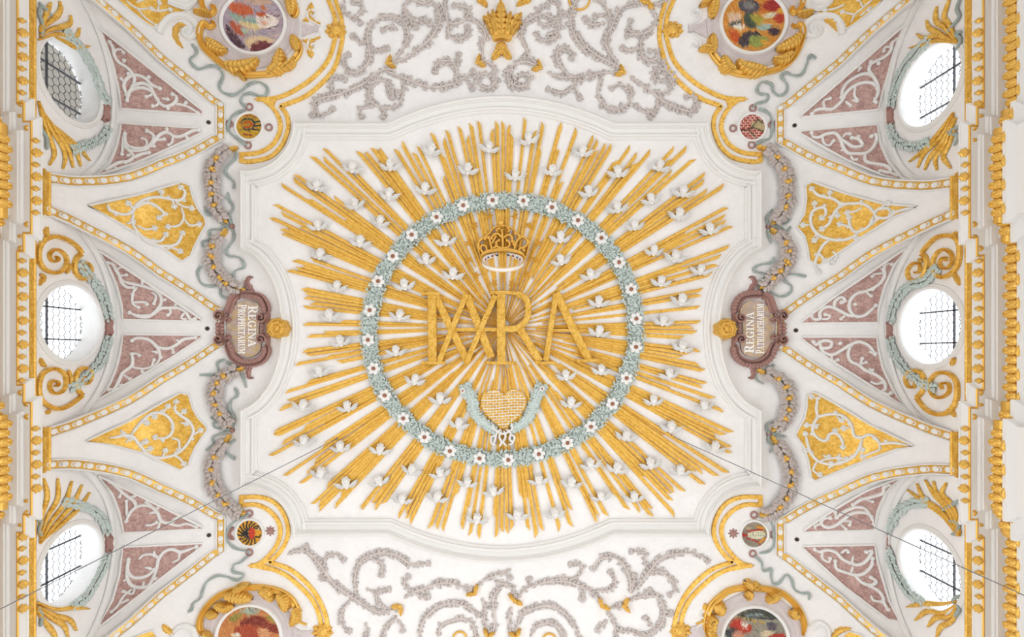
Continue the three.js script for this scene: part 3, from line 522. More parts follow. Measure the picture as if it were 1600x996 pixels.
// ================================================================ gilded pendentive fields
const SPANDREL = {
  '-1_0': { poly: [...K(0, 180, flat([680, 705, 1100, 615, 1410, 522, 1475, 548, 1500, 640, 1540, 730, 1594, 800])), [321.5, 344], [322, 352], [314, 366], [304, 385], [298, 400], [286, 408], [282, 408], [258, 390], [219, 368], [174, 342]], ox: 0, oy: 180,
    s: [[830, 695, 850, 740, 890, 755, 950, 775, 1010, 765, 1035, 735, 1000, 690], [1035, 760, 1060, 700, 1130, 655, 1220, 640, 1300, 650, 1360, 665, 1420, 655, 1440, 600, 1410, 565], [1050, 730, 1110, 690, 1180, 690, 1240, 730, 1275, 770, 1240, 800], [1035, 760, 1030, 840, 1060, 900, 1110, 950, 1180, 980, 1250, 980, 1290, 930], [1060, 860, 1130, 890, 1200, 880], [1250, 640, 1255, 600], [1360, 670, 1420, 710, 1490, 725], [1340, 660, 1355, 710], [1410, 720, 1430, 800, 1390, 860, 1310, 870], [1430, 810, 1480, 860, 1550, 850], [1100, 960, 1200, 1010, 1300, 1020, 1380, 1000, 1420, 920], [980, 850, 1030, 830], [1290, 1015, 1380, 1050, 1400, 1060]] },
  '-1_1': { poly: [...K(0, 560, flat([665, 645, 1000, 490, 1400, 270, 1470, 285, 1500, 390, 1540, 460])), [322, 666], [324, 672], [317, 682], [305, 700], [297, 718], [295, 727], [281, 735], [261, 726], [222, 708], [174, 696]], ox: 0, oy: 560,
    s: [[840, 620, 900, 615, 970, 600, 1030, 610, 1080, 670, 1130, 730, 1200, 770, 1280, 770, 1360, 750, 1430, 700, 1480, 630, 1505, 560, 1470, 490, 1410, 450, 1360, 400, 1370, 340], [935, 555, 955, 590], [975, 655, 1010, 625], [1010, 605, 1060, 540, 1110, 480, 1180, 430, 1250, 425, 1310, 460, 1345, 520, 1330, 590, 1270, 625, 1210, 615], [1090, 500, 1140, 505], [1170, 440, 1200, 455], [1260, 430, 1305, 375], [1400, 440, 1430, 415], [1400, 500, 1450, 510], [1500, 600, 1560, 560], [1330, 620, 1390, 640, 1395, 710], [1260, 770, 1285, 720], [1350, 755, 1400, 780, 1430, 820], [1090, 650, 1130, 650], [1120, 715, 1165, 705]] },
  '1_0': { poly: [...K(1120, 180, flat([1560, 712, 1300, 690, 1000, 610, 745, 520, 688, 550, 695, 650, 680, 770, 620, 870, 680, 940, 700, 1010])), [1262, 390], [1265, 408], [1280, 415], [1304, 400], [1345, 372], [1396, 340]], ox: 1120, oy: 180,
    s: [[1540, 720, 1450, 740, 1390, 760, 1330, 800, 1260, 800, 1230, 770, 1270, 730, 1340, 730, 1360, 770], [1240, 780, 1190, 720, 1130, 690, 1050, 690, 970, 690, 900, 650, 840, 640, 780, 620, 740, 575], [880, 650, 880, 605], [1010, 690, 940, 730, 900, 790, 870, 850, 820, 885], [940, 740, 940, 780], [1220, 790, 1200, 850, 1150, 890, 1080, 910, 1040, 870, 1030, 800], [1130, 720, 1080, 750, 1020, 760], [1040, 870, 960, 850], [1120, 905, 1060, 950, 970, 975, 870, 965, 790, 930, 740, 870, 730, 790, 760, 740, 830, 720, 850, 770, 820, 800], [720, 860, 670, 855], [760, 740, 760, 690], [1080, 920, 1090, 960], [1220, 790, 1215, 830], [1280, 720, 1330, 690], [800, 950, 760, 975], [880, 975, 830, 1010, 790, 1080, 760, 1170, 790, 1220], [790, 1070, 840, 1130], [900, 1060, 940, 1100, 905, 1140]] },
  '1_1': { poly: [...K(1120, 560, flat([1535, 682, 1200, 520, 900, 340, 755, 262, 700, 285, 700, 380, 680, 470, 610, 595, 670, 680, 710, 790, 735, 930, 770, 955, 900, 900, 1150, 800, 1400, 710]))], ox: 1120, oy: 560,
    s: [[1500, 680, 1400, 660, 1330, 660, 1275, 665, 1250, 630, 1190, 595, 1120, 620, 1070, 600, 1050, 520, 1000, 460, 930, 435, 850, 440, 790, 450, 775, 390, 780, 320, 740, 300], [1270, 670, 1270, 710, 1200, 740, 1140, 765], [1140, 620, 1110, 700, 1070, 760, 1000, 800, 900, 825, 800, 805, 740, 750, 710, 680, 690, 590], [800, 800, 870, 780, 960, 775, 1010, 785], [790, 450, 750, 520, 750, 580, 800, 630, 850, 640, 880, 590, 940, 590, 980, 650, 980, 690], [760, 520, 700, 520], [800, 510, 770, 530], [930, 450, 970, 480], [1040, 540, 990, 545], [880, 590, 920, 565], [780, 800, 750, 870, 800, 905], [960, 740, 950, 775], [870, 860, 890, 820], [740, 730, 690, 720], [820, 755, 870, 770], [980, 830, 960, 810], [1100, 720, 1130, 710]] },
};
const SPN = { '-1_0': 'the ox lunette and PROPHETARUM lunette', '-1_1': 'the lion lunette and PROPHETARUM lunette', '1_0': 'the eagle lunette and PATRIARCHARUM lunette', '1_1': 'the red-robed figure lunette and PATRIARCHARUM lunette' };
for (const key of Object.keys(SPANDREL)) {
  const { poly, ox, oy, s } = SPANDREL[key], c = onVault(poly[0][0], poly[0][1]);
  const root = thing('gilded_scroll_panel', 'gilded pendentive panel with white leafy scrolls between ' + SPN[key], 'panel', c, 'gilded pendentive panels');
  part(root, 'field', fill(onVault, poly, 0.012, { divide: 3 }), MAT.gold);
  part(root, 'border', bead(onVault, poly, 3.6, 0.045, { raw: true, closed: true, kind: 'round' }), MAT.stucco);
  s.forEach((q) => {
    const p = K(ox, oy, flat(q)), long = p.length > 4, gs = [bead(onVault, p, long ? 4.8 : 3.6, 0.045, { lift: 0.012 })];
    const n = p.length, e = p[n - 1], a = Math.atan2(e[1] - p[n - 2][1], e[0] - p[n - 2][0]);
    for (const [da, sc] of [[-0.7, 0.8], [0, 1], [0.7, 0.8]]) gs.push(setOn(tipLeaf, onVault, e[0] - 2.5 * Math.cos(a), e[1] - 2.5 * Math.sin(a), a + da, 0.11 * sc, 0.015));
    if (long) for (let i = 2; i < n - 1; i += 2) { const b = Math.atan2(p[i][1] - p[i - 1][1], p[i][0] - p[i - 1][0]), sg = i % 4 ? 1 : -1; gs.push(setOn(tipLeaf, onVault, p[i][0], p[i][1], b + sg * 0.8, 0.09, 0.015)); }
    part(root, 'scroll', merge(gs), MAT.stucco);
  });
}
// corner fields cut by the picture's edge, with their white volutes
const CORNERFIELD = [
  [flat([178, -6, 193, 9, 213, 25, 231, 39, 246, 46, 250, 36, 262, 26, 280, 21, 292, 18, 284, 10, 268, 2, 262, -6]), [flat([249, 52, 254, 41, 266, 29, 284, 25, 300, 32, 308, 44, 304, 56, 294, 60, 286, 53, 289, 45, 296, 45]), flat([262, 2, 276, 8, 292, 12, 304, 4, 310, -6])], flat([291, 41, 280, 40, 274, 50, 276, 62, 286, 76]), 'horned ox', [[[196, 2, 214, 14, 232, 14], [214, 14, 226, 28, 240, 38], [232, 14, 246, 18, 262, 16], [212, 4, 230, -2], [246, 18, 248, 8]]]],
  [flat([1272, 21, 1292, 22, 1308, 26, 1318.5, 36, 1322.5, 46, 1338.5, 36, 1360.6, 19, 1384, -4, 1300, -6, 1296, 8, 1284, 15]), [flat([1316, 54, 1314, 42, 1306, 30, 1290, 26, 1270, 30, 1258, 42, 1262, 56, 1274, 58, 1283, 50, 1278, 42, 1270, 44]), flat([1258, -4, 1264, 10, 1280, 14, 1296, 6, 1304, -6])], flat([1288, 32, 1298, 34, 1306, 42, 1310, 50]), 'eagle', [[[1330, 36, 1336, 24, 1350, 12, 1364, 0], [1336, 24, 1320, 20], [1350, 14, 1344, 2], [1320, 8, 1306, 14, 1294, 16], [1344, 26, 1354, 18]]]],
  [flat([196, 1002, 222, 990, 238, 985, 248, 1002]), [flat([306, 998, 304, 986, 292, 979, 280, 980, 270, 990, 268, 1000])], flat([270, 990, 260, 984, 254, 976]), 'lion', [[]]],
  [flat([1312, 1002, 1326, 986, 1345, 992, 1362, 1004]), [flat([1268, 982, 1280, 974, 1292, 982, 1294, 996, 1284, 1003])], flat([1300, 998, 1312, 986, 1330, 982]), 'red-robed figure', [[]]],
];
for (const [poly, vols, leafLine, who, extra] of CORNERFIELD) {
  const root = thing('corner_panel', 'gilded corner panel with white volutes beside the ' + who + ' medallion', 'panel', onVault(poly[2][0], poly[2][1]), 'gilded corner panels');
  part(root, 'field', fill(onVault, poly, 0.012, { divide: 2 }), MAT.gold);
  part(root, 'border', bead(onVault, poly, 3, 0.04, { raw: true, closed: true }), MAT.stucco);
  vols.forEach((v) => { part(root, 'volute', bead(onVault, v, [10, 10, 9, 7, 4], 0.055, { kind: 'hollow' }), MAT.stucco); });
  for (const w of extra[0]) part(root, 'scroll', merge([bead(onVault, flat(w), 3, 0.04, { lift: 0.01 }), setOn(tipLeaf, onVault, w[w.length - 2], w[w.length - 1], Math.atan2(w[w.length - 1] - w[w.length - 3], w[w.length - 2] - w[w.length - 4]), 0.12, 0.01)]), MAT.stucco);
  part(root, 'gilt_leaf', acanthus(onVault, leafLine, 10, 0.06), MAT.leafGold);
}
// an acanthus leaf that follows a traced midrib: lobed edges, raised ribs
function acanthus(proj, mid, w = 12, h = 0.07, lobes = 4, o = {}) {
  const line = smooth(mid, 1.1), n = line.length, pos = [], idx = [], uv = [], C = [-1, -0.8, -0.55, -0.28, 0, 0.28, 0.55, 0.8, 1];
  const fr = line.map(([x, y]) => frameAt(proj, x, y));
  fr.forEach((f, i) => {
    const t = i / (n - 1), d = fr[Math.min(n - 1, i + 1)].p.clone().sub(fr[Math.max(0, i - 1)].p).normalize(), s = d.clone().cross(f.n).normalize();
    const env = Math.pow(Math.sin(Math.PI * Math.min(1, 0.16 + 0.82 * t)), 0.6), saw = (t * (lobes + 0.35)) % 1, lob = 0.5 + 0.5 * Math.sqrt(Math.max(0, Math.sin(Math.PI * Math.min(1, 0.12 + saw * 0.86))));
    const hw = Math.max(0.5, w / 2 * env * lob) * f.m, groove = 0.25 + 0.75 * Math.sqrt(Math.max(0, Math.sin(Math.PI * saw)));
    C.forEach((c) => { const a = Math.abs(c), back = a * a * 0.28 * w * f.m, lift = (a > 0.95 ? -0.05 : a > 0.7 ? 0.55 * groove : a > 0.4 ? 0.95 * groove : a > 0.1 ? 1 : 0.5) * h * (0.5 + 0.5 * env); const q = f.p.clone().addScaledVector(s, c * hw).addScaledVector(d, back * (1 - t)).addScaledVector(f.n, lift + (o.lift ?? 0) * (a > 0.95 ? 0.2 : 1)); pos.push(q.x, q.y, q.z); uv.push(t, c); });
  });
  const m = C.length;
  for (let i = 0; i < n - 1; i++) for (let j = 0; j < m - 1; j++) { const a = i * m + j, b = a + m; idx.push(a, b, a + 1, a + 1, b, b + 1); }
  return finish(pos, idx, uv);
}

// ================================================================ lunette walls: leaf wreaths, clasps, palms and gilded volutes
const wreathLeaf = leafGeo(0.38, 1, 0.25, 0, 6, 0.1);
// painted or moulded foliage along a traced line on a surface
function foliage(proj, line, w, size, step, o = {}) {
  const p = smooth(line, step), out = [];
  p.forEach(([x, y], i) => {
    const q = p[Math.min(p.length - 1, i + 1)], r = p[Math.max(0, i - 1)], a = Math.atan2(q[1] - r[1], q[0] - r[0]), t = i / (p.length - 1), ww = typeof w === 'function' ? w(t) : w;
    for (let k = 0; k < (o.rows ?? 3); k++) {
      const s = ((k + 0.5) / (o.rows ?? 3) - 0.5) * ww + rr(-0.8, 0.8), f = frameAt(proj, x - Math.sin(a) * s, y + Math.cos(a) * s);
      const bulge = (o.bulge ?? 0.03) * Math.sqrt(Math.max(0, 1 - (2 * s / (ww + 1)) ** 2));
      out.push((o.leaf ?? wreathLeaf).clone().applyMatrix4(basis(f.p.addScaledVector(f.n, bulge + rr(0, 0.012)), f.n.clone().addScaledVector(pxDir(proj, x, y, a), -0.35).normalize(), pxDir(proj, x, y, a + (o.out ?? 0.3) * Math.sign(s || 1) + rr(-0.5, 0.5)), size * rr(0.8, 1.2))));
    }
  });
  return merge(out);
}
const WREATHS = {
  '-1_0': [flat([97, 48, 118, 68, 134, 92, 148, 120, 157, 146, 164, 158]), flat([168, 198, 160, 212, 146, 222, 128, 228, 112, 234])],
  '-1_1': [flat([122, 410, 134, 428, 146, 442, 157, 460, 164, 480, 168, 498]), flat([168, 526, 162, 548, 154, 566, 142, 578, 118, 600, 108, 606])],
  '-1_2': [flat([96, 784, 122, 790, 143, 798, 158, 812, 165, 832]), flat([166, 866, 158, 888, 146, 910, 132, 932, 112, 946])],
  '1_0': [flat([1455, 60, 1434, 82, 1416, 104, 1404, 130, 1397, 152, 1395, 164]), flat([1392, 194, 1397, 212, 1410, 224, 1430, 230, 1452, 224])],
  '1_1': [flat([1468, 418, 1446, 440, 1424, 446, 1408, 462, 1399, 480, 1393, 502]), flat([1392, 528, 1400, 552, 1412, 572, 1424, 584, 1446, 600, 1462, 606])],
  '1_2': [flat([1454, 786, 1428, 788, 1406, 800, 1394, 820, 1388, 832]), flat([1388, 856, 1396, 880, 1408, 904, 1424, 928, 1444, 940])],
};
const CLASP = { '-1_0': [163, 176], '-1_1': [167.5, 511.5], '-1_2': [167.5, 849], '1_0': [1393, 180], '1_1': [1391.5, 515.5], '1_2': [1387, 844] };
const PALMS = {   // gilded palm leaves: midrib lines in pixels
  '-1_0': [[flat([60, 48, 66, 34, 72, 18, 77, 4]), flat([60, 50, 74, 36, 88, 24, 93, 14, 91, 2]), flat([60, 56, 78, 46, 96, 42, 108, 36, 108, 24]), flat([58, 62, 82, 54, 104, 56, 118, 56, 122, 44]), flat([76, 54, 98, 64, 118, 74, 138, 72])],
    [flat([58, 158, 66, 190, 76, 216, 83, 240, 75, 258]), flat([60, 164, 76, 200, 94, 226, 100, 246, 96, 264]), flat([62, 172, 84, 202, 104, 232, 112, 262]), flat([66, 182, 92, 208, 116, 236, 124, 260]), flat([68, 186, 100, 212, 122, 232, 138, 251])]],
  '-1_2': [[flat([58, 836, 64, 804, 72, 776, 66, 748]), flat([60, 840, 72, 808, 88, 780, 88, 748]), flat([60, 846, 80, 812, 100, 786, 110, 752]), flat([60, 850, 88, 816, 112, 788, 126, 758]), flat([62, 846, 94, 820, 122, 794, 138, 770])],
    [flat([54, 942, 84, 952, 112, 950, 137, 952]), flat([56, 948, 84, 962, 108, 970, 117, 986]), flat([54, 950, 78, 966, 98, 978, 104, 996]), flat([54, 954, 68, 972, 82, 990, 86, 1004])]],
  '1_0': [[flat([1499, 66, 1486, 40, 1477, 28, 1481, 12, 1487, -4]), flat([1498, 66, 1478, 44, 1465, 34, 1464, 18, 1467, 10]), flat([1496, 66, 1472, 54, 1454, 44, 1450, 32]), flat([1496, 66, 1466, 56, 1446, 60, 1435, 53]), flat([1497, 67, 1468, 64, 1446, 70, 1423, 75])],
    [flat([1492, 176, 1470, 206, 1446, 234, 1423, 253]), flat([1492, 180, 1472, 214, 1446, 240, 1436, 262]), flat([1494, 184, 1474, 222, 1456, 244, 1447, 266]), flat([1496, 184, 1478, 226, 1464, 246, 1466, 266]), flat([1496, 200, 1484, 228, 1476, 246, 1488, 263])]],
  '1_2': [[flat([1500, 838, 1474, 806, 1444, 784, 1420, 766]), flat([1502, 838, 1476, 802, 1446, 780, 1435, 756]), flat([1502, 836, 1484, 800, 1462, 774, 1448, 750]), flat([1503, 834, 1490, 800, 1466, 772, 1461, 752]), flat([1503, 820, 1490, 790, 1474, 772, 1481, 755])],
    [flat([1498, 940, 1472, 944, 1444, 944, 1419, 949]), flat([1498, 944, 1476, 958, 1450, 956, 1432, 970]), flat([1498, 946, 1486, 964, 1464, 966, 1452, 980]), flat([1498, 948, 1490, 970, 1472, 980, 1466, 996])]],
};
const TIES = { '-1_0': [flat([58, 4, 70, 16, 78, 24]), flat([62, 58, 64, 40, 58, 22, 60, 10]), flat([58, 194, 64, 206, 70, 216, 70, 234])], '-1_2': [flat([54, 812, 62, 816, 58, 828, 62, 838]), flat([56, 948, 62, 964, 60, 980])], '1_0': [flat([1504, -4, 1498, 14, 1502, 26, 1490, 42, 1482, 52]), flat([1506, 50, 1496, 52, 1504, 62, 1498, 78]), flat([1506, 196, 1494, 202, 1484, 208, 1500, 212, 1494, 228])], '1_2': [flat([1504, 782, 1490, 790, 1476, 798]), flat([1486, 814, 1500, 818, 1498, 832, 1490, 836]), flat([1504, 930, 1492, 940, 1502, 952, 1494, 964])] };
function spiral(cx, cy, r0, r1, a0, turns, n = 40) { const o = []; for (let i = 0; i <= n; i++) { const t = i / n, a = a0 + turns * Math.PI * 2 * t, r = r0 + (r1 - r0) * t; o.push([cx + r * Math.cos(a), cy + r * Math.sin(a)]); } return o; }
const VOLUTES = {  // gilded double volutes: strokes in pixels
  '-1_1': [K(0, 360, flat([625, 180, 590, 130, 520, 80, 430, 50, 350, 65, 300, 120, 285, 190, 295, 250, 330, 300, 390, 330, 450, 325, 495, 285, 505, 230, 480, 180, 430, 150, 385, 165, 370, 200, 390, 240, 430, 240, 440, 215, 420, 205])), K(0, 360, flat([620, 185, 585, 215, 565, 270, 575, 330, 620, 375, 670, 375, 695, 330, 690, 280, 650, 250, 615, 265, 620, 305, 650, 310])),
    K(0, 560, flat([630, 290, 580, 330, 510, 375, 440, 395, 380, 380, 320, 340, 290, 280, 290, 190, 320, 120, 380, 85, 440, 90, 490, 130, 500, 200, 470, 260, 410, 275, 375, 240, 375, 195, 400, 175, 440, 190, 435, 215, 415, 215])), K(0, 560, flat([630, 290, 595, 250, 575, 180, 590, 110, 640, 75, 690, 100, 695, 160, 660, 200, 625, 185, 625, 150, 655, 145]))],
  '1_1': [K(1380, 360, flat([450, 260, 520, 170, 610, 90, 720, 60, 820, 75, 870, 140, 885, 240, 870, 360, 840, 430, 770, 500, 680, 530, 600, 480, 580, 390, 600, 300, 660, 230, 730, 220, 790, 270, 800, 350, 760, 420, 700, 430, 660, 380, 680, 320, 730, 310, 725, 350]), 7.218), K(1380, 360, flat([450, 265, 500, 310, 510, 400, 480, 500, 420, 560, 350, 570, 300, 520, 300, 440, 350, 380, 410, 370, 440, 420, 420, 475, 370, 475]), 7.218),
    K(1060, 320, flat([1110, 895, 1150, 945, 1200, 970, 1250, 965, 1290, 920, 1300, 860, 1290, 810, 1250, 780, 1200, 785, 1170, 830, 1185, 880, 1220, 895, 1260, 870, 1260, 830, 1225, 830, 1230, 855]), 2.963), K(1060, 320, flat([1110, 895, 1140, 860, 1145, 810, 1125, 775, 1085, 770, 1060, 800, 1070, 840, 1100, 845, 1105, 815, 1085, 815]), 2.963)],
};
for (const side of [-1, 1]) for (const bay of [0, 1, 2]) {
  const key = side + '_' + bay, cl = CLASP[key], who = CORNER[side][bay];
  WREATHS[key].forEach((l, k) => {
    const root = thing('wreath_branch', 'grey-green leaf branch around the round window of the ' + who + ' lunette, ' + ((bay === 1) ? (k ? (side < 0 ? 'lion' : 'red-robed figure') : (side < 0 ? 'ox' : 'eagle')) + ' side' : (k === (bay ? 1 : 0) ? 'outer' : 'middle bay') + ' half'), 'wreath', onWall(...l[2]), 'leaf branches around the round windows');
    part(root, 'stem', bead(onWall, l, 4, 0.02), MAT.ribbon);
    part(root, 'leaves', foliage(onWall, l, 9, 0.085, 3.2, { rows: 4, bulge: 0.035, out: 0.7 }), MAT.sage).userData.kind = 'stuff';
  });
  { const f = frameAt(onWall, cl[0], cl[1]), root = thing('wreath_clasp', 'mauve scrolled clasp at the crown of the ' + who + ' window wreath', 'ornament', f.p, 'clasps of the window wreaths');
    part(root, 'plate', fill(onWall, [[-6, -13], [-1, -10], [4, -12], [7, -8], [5, 0], [7, 8], [4, 13], [-1, 10], [-6, 12], [-3, 5], [-4, 0], [-3, -6]].map(([x, y]) => [cl[0] + x * (side < 0 ? 1 : -1), cl[1] + y]), 0.05), MAT.rose);
    for (const s of [-1, 1]) part(root, 'curl', bead(onWall, spiral(cl[0], cl[1] + s * 11, 4, 1, 0, 1.2, 14), 3, 0.07), MAT.rose); }
  (PALMS[key] ?? []).forEach((fan, k) => {
    const root = thing('palm_spray', 'gilded palm spray on the ' + who + ' lunette, ' + (k === (bay === 0 ? 0 : 1) ? 'on its outer side' : 'on its side towards the ' + CORNER[side][1] + ' lunette'), 'palm', onWall(...fan[0][0]), 'gilded palm sprays on the lunettes');
    fan.forEach((l) => { part(root, 'palm_leaf', bead(onWall, l, [3, 4.5, 6.5, 8.5, 7.5, 2], 0.04, { lift: 0.02 }), MAT.gold); });
  });
  (TIES[key] ?? []).forEach((l) => solo('ribbon', bead(onWall, l, 5, 0.02, { kind: 'flat', lift: 0.035 }), MAT.ribbon, 'grey ribbon tying the gilded palms of the ' + who + ' lunette', 'ribbon', 'ribbons tying the palms'));
  if (VOLUTES[key]) for (const k of [0, 1]) {
    const root = thing('gilt_volute', 'gilded double volute on the ' + who + ' lunette, ' + (k ? (side < 0 ? 'lion' : 'red-robed figure') : (side < 0 ? 'ox' : 'eagle')) + ' side', 'volute', onWall(...VOLUTES[key][2 * k][0]), 'gilded volutes of the middle lunettes');
    part(root, 'large_scroll', bead(onWall, VOLUTES[key][2 * k], [6, 6.5, 6.5, 6, 5, 4, 3], 0.05, { lift: 0.02, kind: 'hollow' }), MAT.gold);
    part(root, 'small_scroll', bead(onWall, VOLUTES[key][2 * k + 1], [6, 6, 5, 4, 3], 0.05, { lift: 0.02, kind: 'hollow' }), MAT.gold);
    const L = side < 0 ? (k ? [flat([68, 574, 63, 566, 62, 560]), flat([74, 640, 72, 648]), flat([104, 578, 108, 592, 106, 602])] : [flat([72, 372, 70, 362, 72, 355]), flat([60, 428, 66, 434, 60, 446]), flat([100, 428, 106, 418, 108, 412])]) : (k ? [flat([1490, 572, 1492, 562, 1495, 560]), flat([1488, 640, 1494, 652])] : [flat([1492, 370, 1496, 362]), flat([1488, 424, 1496, 434, 1501, 446]), flat([1444, 410, 1438, 404])]);
    L.forEach((l) => part(root, 'leaf', acanthus(onWall, l, 8, 0.05, 2, { lift: 0.02 }), MAT.leafGold));
  }
}
// ================================================================ corners: gilded bands, emblems, rings, ribbons, medallions
const WHO = ['horned ox', 'eagle', 'lion', 'red-robed figure'];     // the four painted medallions
const TL_OUT = flat([521, -8, 524, 0, 533, 28, 535, 48, 534, 68, 523, 106, 501, 132.5, 474.7, 152.6, 438.5, 166.7]), TL_OUT2 = flat([438.5, 166.7, 448.6, 180.7, 450.9, 198, 447, 214, 438.6, 231, 420.6, 246.5, 392.4, 253, 377.5, 252]);
const TL_IN = flat([509, -8, 513, 0, 523, 26, 525, 48, 523, 64, 513, 94.4, 491, 120.5, 462.7, 140.6, 432.5, 153.6, 402, 155.6]), TL_IN2 = flat([416, 160, 424.5, 166.7, 434.5, 180.7, 438.8, 197, 435.6, 212, 424.6, 228, 404.5, 239, 377.5, 242]);
const BL_OUT = flat([377.5, 777, 408.5, 777.5, 432.6, 788, 446.7, 810, 450.7, 832, 444.6, 852, 432.6, 868.5, 421, 878.5]), BL_OUT2 = flat([421, 878.5, 450.7, 888.6, 472.8, 904.7, 490.8, 924.7, 502, 944, 509, 962, 512, 980, 512, 1000]);
const BL_IN = flat([377.5, 789.5, 400.5, 789, 420.6, 798, 434.6, 814, 438.6, 832, 432.6, 852.5, 418.6, 870.5, 404.5, 881.6, 392, 884.5]), BL_IN2 = flat([398, 883.5, 420.6, 887.6, 446.7, 898.6, 466.7, 914.7, 482.8, 930.8, 492, 944, 499, 961, 502, 978, 502, 1000]);
[[TL_OUT, TL_OUT2, TL_IN, TL_IN2], [TL_OUT, TL_OUT2, TL_IN, TL_IN2].map((l) => mirrorX(l)), [BL_OUT, BL_OUT2, BL_IN, BL_IN2], [BL_OUT, BL_OUT2, BL_IN, BL_IN2].map((l) => mirrorX(l))].forEach((ls, i) => {
  const root = thing('gilded_band', 'double gilded band curving around the ' + WHO[i] + ' medallion and its small emblem', 'band', onVault(...ls[0][3]), 'double gilded bands of the corners');
  ls.forEach((l) => part(root, 'gilt_line', bead(onVault, l, 6.6, 0.035, { kind: 'flat', blunt: true }), MAT.gold));
  const cusp = i < 2 ? flat([397, 155.6, 428, 151.5, 432, 156.5, 427, 170, 420, 165, 410, 159.5]) : flat([387, 884.3, 402, 880.5, 416, 870.5, 422, 876, 412, 884, 424, 886, 422, 892, 404, 888]); part(root, 'cusp', fill(onVault, i % 2 ? mirrorX(cusp) : cusp, 0.041), MAT.gold);
  const e = i < 2 ? [[377.5, 239], [377.5, 255]] : [[377.5, 774], [377.5, 792]], p = i % 2 ? mirrorX(e) : e;
  part(root, 'end_cap', bead(onVault, p, 6, 0.036, { kind: 'flat', blunt: true }), MAT.gold);
});

// painted pictures as flat prints: c draws in a unit square, y down as in the photograph
function painted(size, draw) {
  const cv = document.createElement('canvas'); cv.width = size; cv.height = size; const c = cv.getContext('2d'); draw(c, size);
  const src = c.getImageData(0, 0, size, size).data, n = size * 16;                // brushwork: short strokes that pick up the colour under them
  for (let i = 0; i < n; i++) { const x = rnd() * size, y = rnd() * size, k = (Math.floor(y) * size + Math.floor(x)) * 4, j = rr(-26, 26), l = size * rr(0.02, 0.085), a = 0.5 + 1.1 * Math.sin(x / size * 5) + rr(-0.5, 0.5); c.globalAlpha = rr(0.35, 0.8); c.strokeStyle = 'rgb(' + [0, 1, 2].map((q) => Math.max(0, Math.min(255, Math.round(src[k + q] + j + rr(-9, 9))))).join(',') + ')'; c.lineWidth = size * rr(0.006, 0.016); c.lineCap = 'round'; c.beginPath(); c.moveTo(x, y); c.lineTo(x + l * Math.cos(a), y + l * Math.sin(a)); c.stroke(); }
  c.globalAlpha = 1;
  const t = new THREE.CanvasTexture(cv); t.colorSpace = THREE.SRGBColorSpace; t.magFilter = THREE.LinearFilter; return std({ map: t, roughness: 0.7 });
}
const blob = (c, S, col, pts) => { c.fillStyle = col; c.beginPath(); pts = flat(pts); pts.forEach(([x, y], i) => { const [nx, ny] = pts[(i + 1) % pts.length], mx = (x + nx) / 2 * S, my = (y + ny) / 2 * S; i ? c.quadraticCurveTo(x * S, y * S, mx, my) : c.moveTo(mx, my); }); const [x, y] = pts[0], [nx, ny] = pts[1]; c.quadraticCurveTo(x * S, y * S, (x + nx) / 2 * S, (y + ny) / 2 * S); c.fill(); };
const strokeTo = (c, S, col, w, pts) => { c.strokeStyle = col; c.lineWidth = w * S; c.lineCap = 'round'; c.beginPath(); flat(pts).forEach(([x, y], i) => i ? c.lineTo(x * S, y * S) : c.moveTo(x * S, y * S)); c.stroke(); };
function dabs(c, S, cols, n, w, l, ang) { for (let i = 0; i < n; i++) { const x = rnd(), y = rnd(), a = ang + rr(-0.5, 0.5), d = l * rr(0.4, 1); c.globalAlpha = rr(0.15, 0.5); strokeTo(c, S, cols[Math.floor(rnd() * cols.length)], w * rr(0.5, 1.3), [x, y, x + d * Math.cos(a), y + d * Math.sin(a)]); } c.globalAlpha = 1; }
